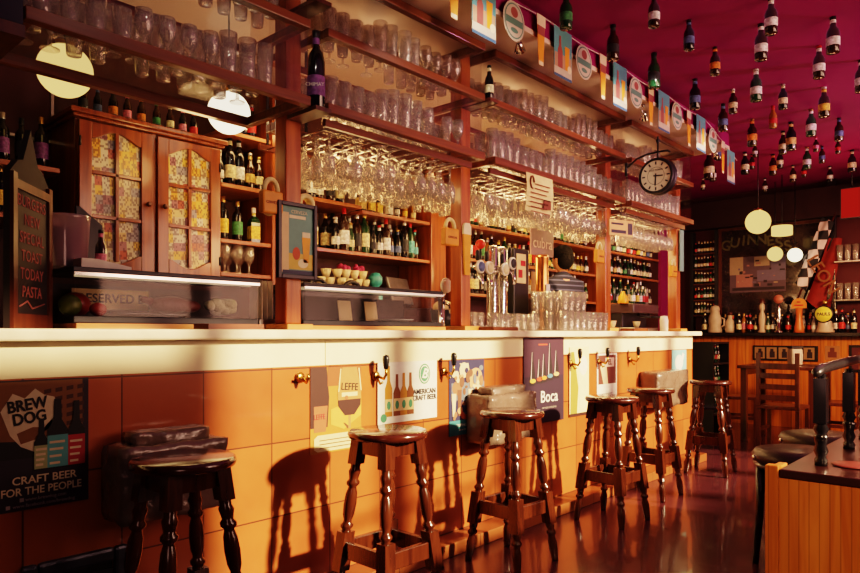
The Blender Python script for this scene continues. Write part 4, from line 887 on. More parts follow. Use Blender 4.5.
s0 = make_stool(st_l[0]); s0.location = (*st_p[0][:2],0); s0.rotation_euler = (0,0,st_p[0][2])
for l, p_ in zip(st_l[1:], st_p[1:]): dup(s0, (p_[0],p_[1],0), (0,0,p_[2]), l)

# ------------------------------------------------------------------ station clock on a bracket
ck = empty('station_clock', 'round double sided station clock on an iron bracket above the bar', 'clock', (5.03,-.285,2.405), 0)
TX = Matrix.Rotation(-PI/2, 4, 'Y')               # lathe axis to -x
MB().lathe([(.135,-.05),(.152,-.052),(.160,-.042),(.152,-.03),(.148,.03),(.152,.03),(.160,.042),(.152,.052),(.135,.05)], 40, T=TX).build('case', M_iron, ck)
fo = MB().lathe([(0,.044),(.137,.044)], 40, T=TX).build('dial', pbr('aged_dial', (.78,.66,.48), .5), ck)
MB().lathe([(0,-.044),(.137,-.044)], 40, T=TX).build('dial', MATS['aged_dial'], ck)
k = MB()
for i in range(12):
    a = i*PI/6; k.box(-.0465,-.0445,-.006,.006,-.013,.013, T=Matrix.Rotation(a,4,'X') @ Matrix.Translation((0,0,.112)))
k.lathe([(.075,.0445),(.078,.0445)], 32, T=TX); k.build('numerals', flat('dark_ink', (.03,.02,.03)), fo)
k = MB(); k.box(-.049,-.047,-.006,.006,-.02,.085, T=Matrix.Rotation(PI*1.02,4,'X')); k.box(-.051,-.049,-.005,.005,-.02,.065, T=Matrix.Rotation(PI*.52,4,'X')); k.build('hand', flat('dark_ink', (.03,.02,.03)), fo)
text('lettering', 'OLD TOWN', .022, flat('dark_ink', (.03,.02,.03)), fo, (-.0455,0,.05), (PI/2,0,-PI/2))
k = MB(); k.tube([(0,.30,.12),(0,.20,.19),(0,.10,.215),(0,0,.22),(0,-.09,.215),(0,-.11,.20)], .009, 8); k.tube([(0,0,.155),(0,0,.30)], .008, 8); k.lathe([(0,0),(.012,.01),(.018,.03),(.006,.05),(.01,.06),(0,.075)], 10, T=Matrix.Translation((0,0,.29))); k.tube([(0,.30,.05),(0,.30,.17)], .014, 8)
k.build('bracket', M_iron, ck)

ck.scale = (.87,.87,.87)
# ------------------------------------------------------------------ bunting of beer flags along the soffit
bu = empty('bunting', 'string of small beer flags hung along the edge of the soffit', 'bunting')
s_a, s_b = pt(440,-60,Y=-.31), pt(737,163,Y=-.31)
def strz(x): 
    u = (x-2.6)/(6.75-2.6); return 3.055-.02*math.sin(u*PI*5)**2-.20*max(0,(u-.78)/.22)**1.6
MB().tube([(x_, -.31, strz(x_)) for x_ in [2.6+k*.08 for k in range(53)]], .003, 6).build('string', flat('string_white', (.7,.6,.55)), bu)
FM = [flat('flag_teal', (.10,.30,.33)), flat('flag_sand', (.45,.28,.18)), flat('flag_navy', (.05,.12,.22)), flat('flag_white', (.55,.48,.38)), flat('flag_green', (.10,.22,.18)), flat('flag_red', (.30,.08,.07)), flat('beer_orange2', (.78,.30,.03)), flat('flag_foam', (.75,.62,.42))]
def flag(kind, x, s_=1):
    z = strz(x); k = MB()
    if kind == 'picture_flag':
        k.box(-.085,.085,-.001,.001,-.245,0,0); k.flat(rect(-.085,.085,-.235,-.20), -.002, 3); k.flat(rect(-.085,.085,-.25,-.235), -.002, 2); k.flat(rect(-.08,.08,-.20,-.13), -.002, 1); k.flat(bottle_poly(-.03,-.2,.16,.045), -.003, 5); k.flat([(.02,-.2),(.05,-.2),(.06,-.08),(.015,-.08)], -.003, 6); k.flat(ell(.06,-.19,.02,.02), -.0035, 7)
    elif kind == 'round_flag':
        k.prism(ell(0,-.115,.085,.115,28), -.001, .001, 3); k.flat(ell(0,-.115,.075,.103,28), -.002, 4); k.flat(ell(0,-.115,.068,.094,28), -.0025, 3); k.flat(rect(-.066,.066,-.14,-.10), -.003, 4); k.flat(ell(0,-.065,.028,.03), -.003, 5); k.flat(ell(0,-.17,.03,.015), -.003, 4)
    else:
        k.prism([(-.022,-.25),(.022,-.25),(.03,-.14),(.04,-.02),(.04,0),(-.04,0),(-.04,-.02),(-.03,-.14)][::1], -.001, .001, 6); k.flat(rect(-.041,.041,-.055,.0), -.002, 7); k.flat([(-.034,-.055),(.034,-.055),(.032,-.10),(-.032,-.10)], -.002, 5); k.flat(rect(-.022,.022,-.25,-.23), -.002, 7)
    o = k.build(kind, FM, bu, (x,-.316,z)); o.scale = {'picture_flag':(1.2,1,1.2),'round_flag':(1.2,1,.95)}.get(kind,(1.1,1,1.17))
    return o
for px, kd in ((454,'beer_glass_flag'),(484,'picture_flag'),(514,'round_flag'),(541,'beer_glass_flag'),(563,'picture_flag'),(584,'round_flag'),(603,'beer_glass_flag'),(620,'picture_flag'),(636,'round_flag'),(651,'beer_glass_flag'),(664,'picture_flag'),(677,'round_flag'),(689,'beer_glass_flag'),(701,'picture_flag'),(713,'round_flag'),(723,'beer_glass_flag'),(731,'picture_flag')):
    flag(kd, sx(px,-.316))
# chrome spotlights under the soffit
for px, py, l in ((514,41,'chrome spotlight under the soffit nearest the camera'),(641,112,'chrome spotlight under the soffit left of the clock'),(714,152,'chrome spotlight at the far end of the soffit')):
    q_ = pt(px, py, Z=SOF-.05)
    t = empty('ceiling_spotlight', l, 'spotlight', (q_.x,q_.y,SOF-.001), .5, 'chrome spotlights under the soffit')
    MB().lathe([(0,0),(.03,0),(.03,-.012),(.012,-.018),(0,-.018)], 16).build('base', M_chrome, t); MB().tube([(0,0,-.015),(.02,-.01,-.045),(.05,-.02,-.05)], .006, 8).build('arm', M_chrome, t)
    MB().lathe([(0,-.03),(.014,-.03),(.02,-.01),(.034,.035),(.032,.035),(0,.0)], 16, T=Matrix.Translation((.06,-.025,-.055)) @ Matrix.Rotation(2.2,4,'Y')).build('shade', M_chrome, t)

# ------------------------------------------------------------------ lamps
def globe(x, y, z, r, mat, label, top, name='globe_lamp'):
    t = empty(name, label, 'lamp', (x,y,z), 0, 'globe lamps')
    MB().ball((0,0,0), r, 32).build('globe', mat, t); MB().lathe([(r*.32,r*.94),(r*.35,r*1.1),(.012,r*1.15),(.008,r*1.2)], 16).build('collar', M_brass, t); MB().tube([(0,0,r*1.12),(0,0,top-z)], .005, 6).build('cord', M_black, t)
a = pt(65,71,Y=.75); globe(a.x,.75,a.z,.116,M_globe,'glowing yellow globe lamp above the dark corner left of the cupboard',SOF)
a = pt(229,113,Y=.75); globe(a.x,.75,a.z,.112,M_globew,'glowing white globe lamp above the right door of the cupboard',SOF)
a = pt(758,222,X=7.4); globe(a.x,a.y,a.z,.122,M_globe,'largest glowing globe lamp hanging before the end wall',CEIL)
for px, py, r, mt, l in ((775,254,.09,M_globe,'small yellow globe standing for a lamp reflected low in the dark mirror'),(795,255,.085,M_globew,'small white globe standing for a lamp reflected beside the checkered flag')):
    a = pt(px, py, X=9.1); globe(a.x,a.y,a.z,r,mt,l,CEIL)  # mirror reflections of lamps, modelled as globes hung before the wall
a = pt(782,231,X=8.75)  # also a reflected lamp, modelled as a hung drum
t = empty('reflected_shade', 'low drum shape standing for a lamp reflected between the globes of the end wall', 'lamp', tuple(a))
MB().lathe([(.10,-.055),(.115,-.05),(.115,.05),(.11,.06),(0,.062)], 28).build('shade', M_globe, t); MB().tube([(0,0,.06),(0,0,CEIL-a.z)], .005, 6).build('cord', M_black, t)

# ------------------------------------------------------------------ bottles hanging from the ceiling
HB = [(654,-6,27,'brown','white','black'),(566,-8,29,'green','green','silver'),(689,20,50,'black','blue','black'),(613,25,60,'brown','black','black'),(654,53,88,'green','black','black'),(771,-2,34,'brown','white','black'),(761,24,60,'brown','white','black'),(715,47,75,'brown','orange','black'),(833,17,53,'brown','white','black'),(819,46,78,'brown','white','red'),(695,79,109,'black','blue','black'),(756,69,101,'green','white','white'),(733,89,113,'brown','cream','white'),(783,84,109,'black','cream','silver'),(824,87,117,'brown','yellow','white'),(723,104,131,'brown','blue','black'),(752,119,146,'brown','orange','gold'),(773,106,128,'amber','red','red'),(811,109,136,'green','white','gold'),(839,118,141,'brown','blue','black'),(791,122,150,'black','gold','black'),(783,131,154,'brown','cream','black'),(755,143,157,'brown','white','red'),(838,139,150,'brown','red','black'),(816,137,148,'brown','pink','red'),(745,152,174,'black','cream','black'),(752,154,169,'brown','red','black'),(773,154,175,'brown','orange','black'),(780,150,168,'black','cream','black'),(807,147,169,'green','white','gold'),(822,146,163,'brown','blue','black'),(793,165,182,'brown','cream','black'),(804,163,177,'brown','red','gold'),(713,163,181,'brown','white','black'),(709,150,179,'brown','cream','black'),(718,140,160,'black','blue','silver'),(861,60,92,'brown','white','black'),(830,166,182,'black','white','black'),(852,150,172,'black','cream','black'),(765,178,192,'brown','white','black'),(703,178,190,'brown','cream','black')]
rows = [[] for _ in range(4)]
for b in HB:
    y = b[1]; rows[0 if y < 30 else 1 if y < 100 else 2 if y < 145 else 3].append(b)
for ri, rw in enumerate(rows):
    rw.sort(key=lambda b: b[0])
    for i, (px, py0, py1, g_, l_, c_) in enumerate(rw):
        d = ray(px, py0); tt = (CEIL-.0-EYE)/d[2]
        tt = min(tt, 9.3/d[0]); top = EYE+tt*d[2]
        ln = min(.30, max(.14, (py1-py0)/F*tt)); sc = ln/BH['beer']
        if top < CEIL-.02: top = CEIL; 
        x, y = tt*d[0], -D0+tt*d[1]
        z = EYE+tt*d[2]-ln
        o = bottle('beer', g_, l_, c_, (x,y,z), '%s %s-label bottle hung from the crimson ceiling, %s from left in the %s row' % (g_, l_, ORD[i], ['nearest','second','third','farthest'][ri]), 'beer bottles hung from the ceiling', sc, (0,0,math.atan2(-CT,-ST)*0+R.uniform(-.5,.5)))
        o.scale = (sc*1.32, sc*1.32, sc)
        if z+ln < CEIL-.01:
            MB().tube([(0,0,BH['beer']-.002),(0,0,(CEIL-z)/sc)], .002/sc, 6).build('cord', M_black, o)

# ------------------------------------------------------------------ barman
def skin_mesh(name, verts, edges, radii, mat, root=0, sub=1):
    me = bpy.data.meshes.new('tmp'); me.from_pydata(verts, edges, []); o = bpy.data.objects.new('tmp', me); C.objects.link(o)
    sk = o.modifiers.new('Skin', 'SKIN'); sk.use_smooth_shade = True
    for i, d in enumerate(me.skin_vertices[0].data):
        r = radii[i]; d.radius = r if isinstance(r, tuple) else (r, r); d.use_root = i == root
    ss = o.modifiers.new('Sub', 'SUBSURF'); ss.levels = sub; ss.render_levels = sub
    dg = bpy.context.evaluated_depsgraph_get(); dg.update()
    m2 = bpy.data.meshes.new_from_object(o.evaluated_get(dg)); m2.name = name
    bpy.data.objects.remove(o); bpy.data.meshes.remove(me)
    m2.materials.clear(); m2.materials.append(mat)
    return m2
def barman(loc, rz):
    skin = pbr('skin', (.55,.27,.16), .5)
    V = [(0,0,.95),(0,0,1.12),(0,0,1.30),(0,.0,1.42),(0,-.015,1.50),(0,-.02,1.56)]; Rr = [(.15,.11),(.14,.10),(.165,.115),(.13,.09),(.055,.055),(.055,.06)]; E = [(0,1),(1,2),(2,3),(3,4),(4,5)]
    for s_ in (-1,1):
        b = len(V)
        V += [(s_*.19,0,1.40),(s_*.25,-.02,1.14),(s_*.20,-.22,1.02),(s_*.18,-.29,1.01),(s_*.18,-.34,1.0)]; Rr += [.058,.045,.034,(.034,.022),(.040,.018)]
        E += [(3,b),(b,b+1),(b+1,b+2),(b+2,b+3),(b+3,b+4)]
        f = len(V)
        for k, (dx, ln) in enumerate(((-.03,.065),(-.010,.078),(.010,.072),(.030,.055))):
            V += [(s_*.18+dx,-.375,.99),(s_*.18+dx*1.1,-.375-ln*.55,.975),(s_*.18+dx*1.1,-.375-ln,.945)]; Rr += [.0095,.0085,.0075]
            E += [(b+4,f+3*k),(f+3*k,f+3*k+1),(f+3*k+1,f+3*k+2)]
        f = len(V); V += [(s_*.18-s_*.045,-.325,.995),(s_*.18-s_*.065,-.36,.98)]; Rr += [.011,.009]; E += [(b+3,f),(f,f+1)]
        f = len(V); V += [(s_*.10,0,.86),(s_*.105,-.01,.48),(s_*.11,.01,.10),(s_*.115,-.05,.045),(s_*.12,-.15,.035)]; Rr += [.085,.058,.042,(.04,.035),(.042,.028)]; E += [(0,f),(f,f+1),(f+1,f+2),(f+2,f+3),(f+3,f+4)]
    me = skin_mesh('person', V, E, Rr, skin)
    # head with face joined into the same mesh
    hb = MB(); hb.v = [tuple(v.co) for v in me.vertices]; hb.f = [list(p.vertices) for p in me.polygons]; hb.mi = [0]*len(hb.f); hb.sm = [True]*len(hb.f)
    n0 = len(hb.v); hb.ball((0,-.02,1.655), (.075,.096,.116), 24)
    for i in range(n0, len(hb.v)):                # jaw narrows, chin forward, eye sockets
        x, y, z = hb.v[i]
        if z < 1.63: f = 1-.35*min(1,(1.63-z)/.11); x *= f; y = (y+.03)*(.9+.1*f)-.035
        if y < -.08 and 1.64 < z < 1.68 and .015 < abs(x) < .05: y += .008
        hb.v[i] = (x, y, z)
    hb.tube([(0,-.112,1.675),(0,-.124,1.65),(0,-.134,1.632),(0,-.116,1.622)], [.007,.009,.013,.008], 8)
    hb.tube([(-.024,-.104,1.597),(0,-.114,1.598),(.024,-.104,1.597)], [.004,.007,.004], 8)
    for s_ in (-1,1): hb.ball((s_*.077,-.01,1.645), (.010,.02,.032), 10)
    t = hb.build('person', skin, None, loc, (0,0,rz))
    tag(t, 'dark haired barman in a navy striped shirt seen from behind the beer glasses', 'person')
    for s_ in (-1,1): MB().ball((s_*.031,-.108,1.662), (.012,.008,.009), 10).build('eye', M_white, t)
    h = MB(); h.ball((0,.0,1.70), (.092,.108,.095), 24); h.ball((0,.03,1.655), (.088,.082,.10), 20); h.ball((0,-.06,1.745), (.075,.05,.035), 14); h.build('hair', pbr('black_hair', (.004,.003,.003), .75, bump=.5, bscale=90, spec=.15), t)
    m_, nt2, out = newmat('navy_striped_cotton'); N = nt2.nodes; L = nt2.links
    b = N.new('ShaderNodeBsdfPrincipled'); L.new(b.outputs[0], out.inputs[0]); b.inputs['Roughness'].default_value = .85
    tc = N.new('ShaderNodeTexCoord'); sp = N.new('ShaderNodeSeparateXYZ'); L.new(tc.outputs['Object'], sp.inputs[0])
    mu = N.new('ShaderNodeMath'); mu.operation = 'MULTIPLY'; mu.inputs[1].default_value = 22; L.new(sp.outputs[2], mu.inputs[0]); fr_ = N.new('ShaderNodeMath'); fr_.operation = 'FRACT'; L.new(mu.outputs[0], fr_.inputs[0])
    rp = N.new('ShaderNodeValToRGB'); rp.color_ramp.interpolation = 'CONSTANT'; rp.color_ramp.elements[0].color = (.010,.012,.032,1); rp.color_ramp.elements[1].position = .72; rp.color_ramp.elements[1].color = (.075,.085,.16,1); L.new(fr_.outputs[0], rp.inputs[0]); L.new(rp.outputs[0], b.inputs['Base Color'])
    V = [(0,0,.90),(0,0,1.12),(0,0,1.30),(0,0,1.44),(0,-.012,1.50),(0,-.015,1.545)]; Rr = [(.165,.125),(.155,.115),(.18,.13),(.15,.105),(.08,.075),(.07,.07)]; E = [(0,1),(1,2),(2,3),(3,4),(4,5)]
    for s_ in (-1,1): k = len(V); V += [(s_*.20,0,1.42),(s_*.25,-.02,1.14),(s_*.235,-.07,1.11)]; Rr += [.074,.062,.058]; E += [(3,k),(k,k+1),(k+1,k+2)]
    so = bpy.data.objects.new('striped_shirt', skin_mesh('striped_shirt', V, E, Rr, m_)); C.objects.link(so); so.parent = t
    V = [(0,0,.98)]; Rr = [(.16,.12)]; E = []
    for s_ in (-1,1): k = len(V); V += [(s_*.10,0,.86),(s_*.105,-.01,.48),(s_*.11,.01,.07)]; Rr += [.10,.075,.06]; E += [(0,k),(k,k+1),(k+1,k+2)]
    so = bpy.data.objects.new('trousers', skin_mesh('trousers', V, E, Rr, pbr('dark_trousers', (.02,.02,.028), .8))); C.objects.link(so); so.parent = t
a = pt(563, 250, Y=.93); barman((a.x,.93,.25), math.radians(180-12))

# ------------------------------------------------------------------ end wall: mirror, poster, flags, counter goods
XW = XE-.002
def onx(px, py, X=XE-.03): return pt(px, py, X=X)
p0, p1 = onx(722,325), onx(824,222)
mi = empty('bar_mirror', 'large dark mirror with faint arched lettering on the end wall', 'mirror')
MB().box(XE-.03, XE-.002, p1.y, p0.y, 1.22, p1.z).build('glass', pbr('dark_mirror', (.05,.035,.04), .12, .5, coat=.5), mi)
k = MB(); k.box(XE-.05,XE-.001,p1.y-.04,p1.y,1.21,p1.z+.04); k.box(XE-.05,XE-.001,p0.y,p0.y+.04,1.21,p1.z+.04); k.box(XE-.05,XE-.001,p1.y,p0.y,p1.z,p1.z+.04); k.build('frame', M_darkw, mi)
for i, c_ in enumerate('GUINNESS'):
    u = i/7-.5; q_ = onx(757+u*62, 246-6*(1-(2*u)**2)); text('lettering', c_, .19, flat('faded_green_gold', (.10,.10,.045)), mi, (XE-.033,q_.y,q_.z), (PI/2,-u*.5,-PI/2), bold=.02)
a, b = onx(730,293), onx(786,254)
po = empty('wall_poster', 'faded poster with a pale face and street pictures under the mirror lettering', 'poster', (XE-.036,a.y,a.z))
wy, hh = a.y-b.y, b.z-a.z
MB().box(-.003,0,-wy,0,0,hh).build('sheet', flat('faded_mauve', (.12,.08,.12)), po)
k = MB()
def fx(y0,y1,z0,z1,mi_): k.add([(-.005-.0003*mi_-.00003*len(k.f),-y0,z0),(-.005-.0003*mi_,-y1,z0),(-.005-.0003*mi_,-y1,z1),(-.005-.0003*mi_,-y0,z1)], [(0,1,2,3)], mi_)
fx(0,.25*wy,.5*hh,hh,0); fx(.12*wy,.42*wy,.15*hh,.5*hh,1); fx(.45*wy,.72*wy,.72*hh,.98*hh,0); fx(.5*wy,wy,.3*hh,.6*hh,2); fx(.75*wy,wy,.6*hh,.95*hh,2); fx(.05*wy,.98*wy,.05*hh,.13*hh,3)
for i in range(26):
    y0_, z0_ = R.uniform(.02,.9)*wy, R.uniform(.15,.9)*hh; fx(y0_, y0_+R.uniform(.03,.10)*wy, z0_, z0_+R.uniform(.03,.09)*hh, R.choice([0,1,2,3,3]))
k.build('picture', [flat('faded_cream', (.40,.30,.22)), flat('faded_pink', (.36,.17,.17)), flat('faded_violet', (.16,.13,.22)), flat('dark_ink', (.03,.02,.03))], po)
# flags
def cloth(name, corners, mat, parent, n=8, wav=.025):
    k = MB(); vs = []; fs = []
    A,B_,D_,E_ = [Vector(c_) for c_ in corners]
    for i in range(n+1):
        for j in range(n+1):
            u, v_ = i/n, j/n; p_ = (A*(1-u)+B_*u)*(1-v_)+(E_*(1-u)+D_*u)*v_; p_.x += wav*math.sin(u*7+v_*3); vs.append(p_)
    for i in range(n):
        for j in range(n): fs.append((i*(n+1)+j,(i+1)*(n+1)+j,(i+1)*(n+1)+j+1,i*(n+1)+j+1))
    k.add(vs, fs, 0, True); return k.build(name, mat, parent)
XFg = 9.28
f1 = empty('checkered_flag', 'black and white checkered flag hung diagonally on the end wall', 'flag')
c4 = [onx(822,217,XFg), onx(834,222,XFg), onx(806,292,XFg), onx(795,283,XFg)]; cloth('cloth', [tuple(c_) for c_ in c4], M_chk, f1)
MB().tube([tuple(onx(836,212,XFg+.05)), tuple(onx(797,300,XFg+.05))], .012, 8).build('pole', M_darkw, f1)
f2 = empty('red_flag', 'dark red flag hanging beside the checkered flag', 'flag')
c4 = [onx(829,238,XFg+.07), onx(842,238,XFg+.07), onx(829,318,XFg+.07), onx(806,300,XFg+.07)]; cloth('cloth', [tuple(c_) for c_ in c4], pbr('dark_red_cloth', (.22,.018,.015), .8), f2)
q_ = onx(823,275,XFg-.0); text('lettering', 'LEON', .20, flat('flag_gold', (.20,.08,.03)), f2, (XFg-.03,q_.y,q_.z), (PI/2,1.05,-PI/2), bold=.01)
a = onx(832,280,9.42)
pl = empty('dark_pillar', 'slim black pillar beside the red flag', 'pillar', (9.41,a.y,1.206)); MB().box(-.04,.04,-.05,.05,0,CEIL-1.206-.002).build('shaft', M_blackw, pl, bev=.01); MB().box(-.045,.045,-.07,.07,0,.04).build('base', M_blackw, pl)
# glass shelf niche at far right
for i, (py0, n) in enumerate(((300,'lower'),(262,'upper'))):
    a, b = onx(836,py0,9.3), onx(868,py0,9.3)
    tag(MB().box(9.2,9.49,b.y,a.y,a.z-.015,a.z).build('niche_shelf', M_steel), '%s metal shelf in the niche at the right edge' % n, 'shelf')
    for j in range(4):
        glass('beer_glass', (9.3,b.y+(a.y-b.y)*(j+.5)/4,a.z+.0005), 'clear beer glass on the %s niche shelf at the right edge' % n, 'glasses on the %s niche shelf' % n)
a = onx(852,203,8.6)
rl = empty('red_sign', 'glowing red sign at the upper right edge', 'sign', (8.6,a.y,a.z)); MB().box(-.02,.02,-.12,.10,-.16,.16).build('panel', emis('red_light', (.7,.03,.02), .5), rl); k = MB(); k.box(-.03,.03,-.13,-.12,-.17,.17); k.box(-.03,.03,.10,.11,-.17,.17); k.box(-.03,.03,-.12,.10,.16,.17); k.box(-.03,.03,-.12,.10,-.17,-.16); k.build('frame', M_iron, rl)
MB().tube([(0,0,.17),(0,0,CEIL-a.z)], .006, 6).build('hanger', M_iron, rl)
# goods on the ledge
def ledge(px, X=9.2): return onx(px, 333, X).y
LZ = 1.2055
X2 = 9.29
for i, (px, g_, l_, k_, s_) in enumerate(((705,'black','cream','wine',.9),(733,'brown','red','beer',1.0),(739,'black','cream','wine',.85),(744,'amber','pink','spirit',.85),(750,'black','red','beer',1.1),(756,'brown','cream','beer',1.0),(768,'green','cream','beer',1.0),(773,'brown','white','beer',1.1),(788,'brown','red','beer',1.0),(810,'brown','red','beer',.95),(814,'clear','white','beer',.95),(836,'black','white','wine',.9),(842,'black','red','wine',.95),(848,'brown','blue','beer',1.0),(854,'black','cream','wine',.9))):
    bottle(k_, g_, l_, 'gold' if i % 2 else 'black', (X2+.05*(i % 2),ledge(px, X2+.05*(i % 2)),LZ), '%s %s-label bottle, %s from the left on the black ledge' % (g_, l_, ORD[i]), 'bottles on the black ledge of the end wall', s_)
for i in range(22):
    px = 704+i*7.1; g_ = ['brown','black','green','brown','clear'][i % 5]; l_ = ['cream','red','white','gold','black','cream','pink'][i % 7]
    if i in (1,2,16,17): continue
    bottle('beer' if i % 3 else 'wine', g_, l_, 'gold' if i % 2 else 'black', (9.425,ledge(px,9.425),LZ), '%s %s-label bottle, %s from the left in the rear row on the black ledge' % (g_, l_, ORD[i]), 'bottles on the black ledge of the end wall', .8+.1*(i % 3))
cer = pbr('cream_ceramic', (.55,.44,.34), .4)
t = empty('ceramic_jug', 'stacked cream ceramic jug at the left of the black ledge', 'jug', (X2,ledge(715,X2),LZ)); MB().lathe([(0,0),(.085,0),(.09,.02),(.075,.10),(.085,.13),(.082,.20),(.06,.25),(.055,.29),(.065,.31),(.05,.35),(0,.37)], 18).build('body', cer, t); MB().tube([(.0,-.075,.2),(0,-.12,.18),(0,-.12,.10),(0,-.08,.07)], .012, 8).build('handle', cer, t)
t = empty('ceramic_bottle', 'small cream ceramic bottle beside the stacked jug', 'bottle', (X2+.04,ledge(729,X2+.0),LZ)); MB().lathe([(0,0),(.06,0),(.065,.03),(.06,.14),(.03,.19),(.03,.23),(0,.235)], 16).build('body', cer, t); MB().lathe([(0,.236),(.028,.236),(.03,.26),(0,.27)], 12).build('stopper', M_darkw, t)
t = empty('cream_figurine', 'cream figurine standing on the black ledge beside the middle tap', 'figurine', (X2,ledge(762,X2),LZ)); MB().lathe([(0,0),(.05,0),(.05,.02),(.03,.04),(.045,.14),(.04,.22),(.02,.27),(.035,.31),(.035,.35),(.015,.385),(0,.39)], 16).build('body', cer, t); MB().lathe([(0,.385),(.05,.38),(.03,.40),(.03,.43),(0,.435)], 14).build('hat', M_darkw, t)
RX = Matrix.Rotation(-PI/2, 4, 'Y')
t = empty('chrome_tap', 'slim chrome beer tap with a round reddish badge on the black ledge', 'beer tap', (X2-.04,ledge(779,X2-.04),LZ)); MB().lathe([(0,0),(.055,0),(.055,.015),(.022,.03),(.026,.22),(.018,.30),(.014,.36),(0,.365)], 16).build('column', M_chrome, t); MB().lathe([(0,0),(.055,0),(.055,.02),(0,.022)], 20, T=Matrix.Translation((-.01,0,.42)) @ RX).build('badge', pbr('dull_red_badge', (.5,.16,.12), .4), t); MB().tube([(-.01,0,.2),(-.07,0,.18),(-.075,0,.11)], [.012,.011,.008], 8).build('spout', M_chrome, t)
t = empty('wooden_tap', 'orange tap column with a half round orange badge on the black ledge', 'beer tap', (X2-.04,ledge(799,X2-.04),LZ)); orp = pbr('orange_tap_lacquer', (.62,.16,.04), .35)
MB().lathe([(0,0),(.065,0),(.055,.05),(.035,.18),(.038,.30),(0,.31)], 16).build('column', orp, t); MB().prism([(-.085,.30),(.085,.30)]+ell(0,.34,.085,.085,12,0,PI), -.012, .012, T=Matrix.Rotation(-PI/2,4,'Z')).build('badge', pbr('orange_badge', (.72,.27,.06), .4), t); k = MB(); k.box(-.016,-.013,-.05,.05,.33,.345); k.box(-.016,-.013,-.02,.02,.37,.385); k.build('badge_print', LABM['red'], t)
t = empty('yellow_badge_tap', 'cream tap block with a large round yellow badge on the black ledge', 'beer tap', (X2-.04,ledge(825,X2-.04),LZ)); MB().lathe([(0,0),(.10,0),(.10,.02),(.085,.05),(.075,.12),(.075,.14),(0,.145)], 20).build('body', cer, t); MB().lathe([(0,0),(.10,0),(.105,.006),(.105,.02),(.095,.026),(0,.026)], 28, T=Matrix.Translation((-.055,0,.22)) @ RX).build('badge', M_black, t); bd = MB().lathe([(0,0),(.09,0),(.09,.003),(0,.003)], 28, T=Matrix.Translation((-.082,0,.22)) @ RX).build('badge_face', pbr('badge_yellow', (.80,.62,.08), .4, emit=(.8,.6,.08), estr=.15), t); text('lettering', 'PAULS', .05, flat('dark_ink', (.03,.02,.03)), t, (-.087,0,.22), (PI/2,0,-PI/2), bold=.03)  # badge face given a faint glow of its own
MB().ball((0,0,.36), .035, 14).build('top_ball', M_brass, t); MB().tube([(0,0,.14),(0,0,.34)], .012, 8).build('ball_stem', M_brass, t)
# framed strip of small pictures on the wainscot
a, b = onx(753,360,XE-.08), onx(818,346,XE-.08)
t = empty('picture_strip', 'black frame with a row of five small pictures on the plank wall', 'picture', (XE-.062,a.y,a.z)); wy, hh = a.y-b.y, b.z-a.z
MB().box(-.02,0,-wy,0,0,hh).build('frame', M_black, t, bev=.003)
for i in range(5):
    y1 = -wy*(.03+.19*i); y0 = y1-wy*.16; ph = MB().box(-.023,-.0205,y0,y1,hh*.12,hh*.88).build('photo', flat('photo_sepia', (.36,.22,.12)), t)
    k = MB(); k.box(-.025,-.0232,y0+wy*.03,y1-wy*.05,hh*.2,hh*.6); k.box(-.025,-.0232,y0+wy*.05,y1-wy*.06,hh*.6,hh*.78); k.build('figure_print', flat('dark_ink', (.03,.02,.03)), ph)
for px, py0, py1, w_, l, c_ in ((721,358,347,.12,'small pale print pinned on the planks at the left',(.42,.2,.08)),(832,360,346,.16,'small sepia print pinned on the planks right of the picture strip',(.45,.2,.09))):
    a, b = onx(px,py0,XE-.08), onx(px,py1,XE-.08); t = empty('hanging_print', l, 'picture', (XE-.062,a.y,a.z)); MB().box(-.004,0,-w_/2,w_/2,0,b.z-a.z).build('sheet', flat('print_%d' % px, c_), t); k = MB(); k.box(-.006,-.0045,-w_*.3,w_*.3,.03,.1); k.box(-.006,-.0045,-w_*.15,w_*.15,.1,.15); k.build('figure_print', flat('wine_brown', (.16,.045,.035)), t)
a, b = onx(849,372,XE-.08), onx(849,345,XE-.08); t = empty('dark_picture', 'dark framed picture on the planks at the right edge', 'picture', (XE-.062,a.y,a.z)); MB().box(-.02,0,-.5,0,0,b.z-a.z).build('frame', M_black, t); MB().box(-.023,-.0205,-.47,-.03,.03,b.z-a.z-.03).build('picture', flat('dark_picture', (.10,.02,.03)), t)

# ------------------------------------------------------------------ tables and chairs before the plank wall
def chair(x, y, rz, label, hb=.92):
    t = empty('dining_chair', label, 'chair', (x,y,0), rz, 'dark wooden chairs by the plank wall')
    MB().box(-.20,.20,-.20,.20,.43,.465).build('seat', M_darkw, t, bev=.006)
    for a in (-1,1):
        MB().box(a*.18-.018,a*.18+.018,.162,.198,0,.43).build('leg', M_darkw, t)
        k = MB(); k.box(a*.18-.018,a*.18+.018,-.20,-.164,0,.429); k.box(a*.18-.018,a*.18+.018,-.215,-.18,.466,hb); k.build('leg', M_darkw, t)
        MB().box(a*.18-.012,a*.18+.012,-.164,.162,.2,.235).build('stretcher', M_darkw, t)
    for z in (.55,.66,.77,.87): MB().box(-.162,.162,-.205,-.188,z-.03,z+.025).build('back_slat', M_darkw, t)
    return t
def table(x, y, s_, h, label):
    t = empty('dining_table', label, 'table', (x,y,0), 0)
    MB().box(-s_,s_,-s_,s_,h-.035,h).build('table_top', M_darkw, t, bev=.006)
    for a in (-1,1):
        for b in (-1,1): MB().box(a*(s_-.06)-.03,a*(s_-.06)+.03,b*(s_-.06)-.03,b*(s_-.06)+.03,0,h-.036).build('leg', M_darkw, t)
    k = MB(); k.box(-s_+.09,s_-.09,-s_+.05,-s_+.07,h-.11,h-.036); k.box(-s_+.09,s_-.09,s_-.07,s_-.05,h-.11,h-.036); k.build('apron', M_darkw, t)
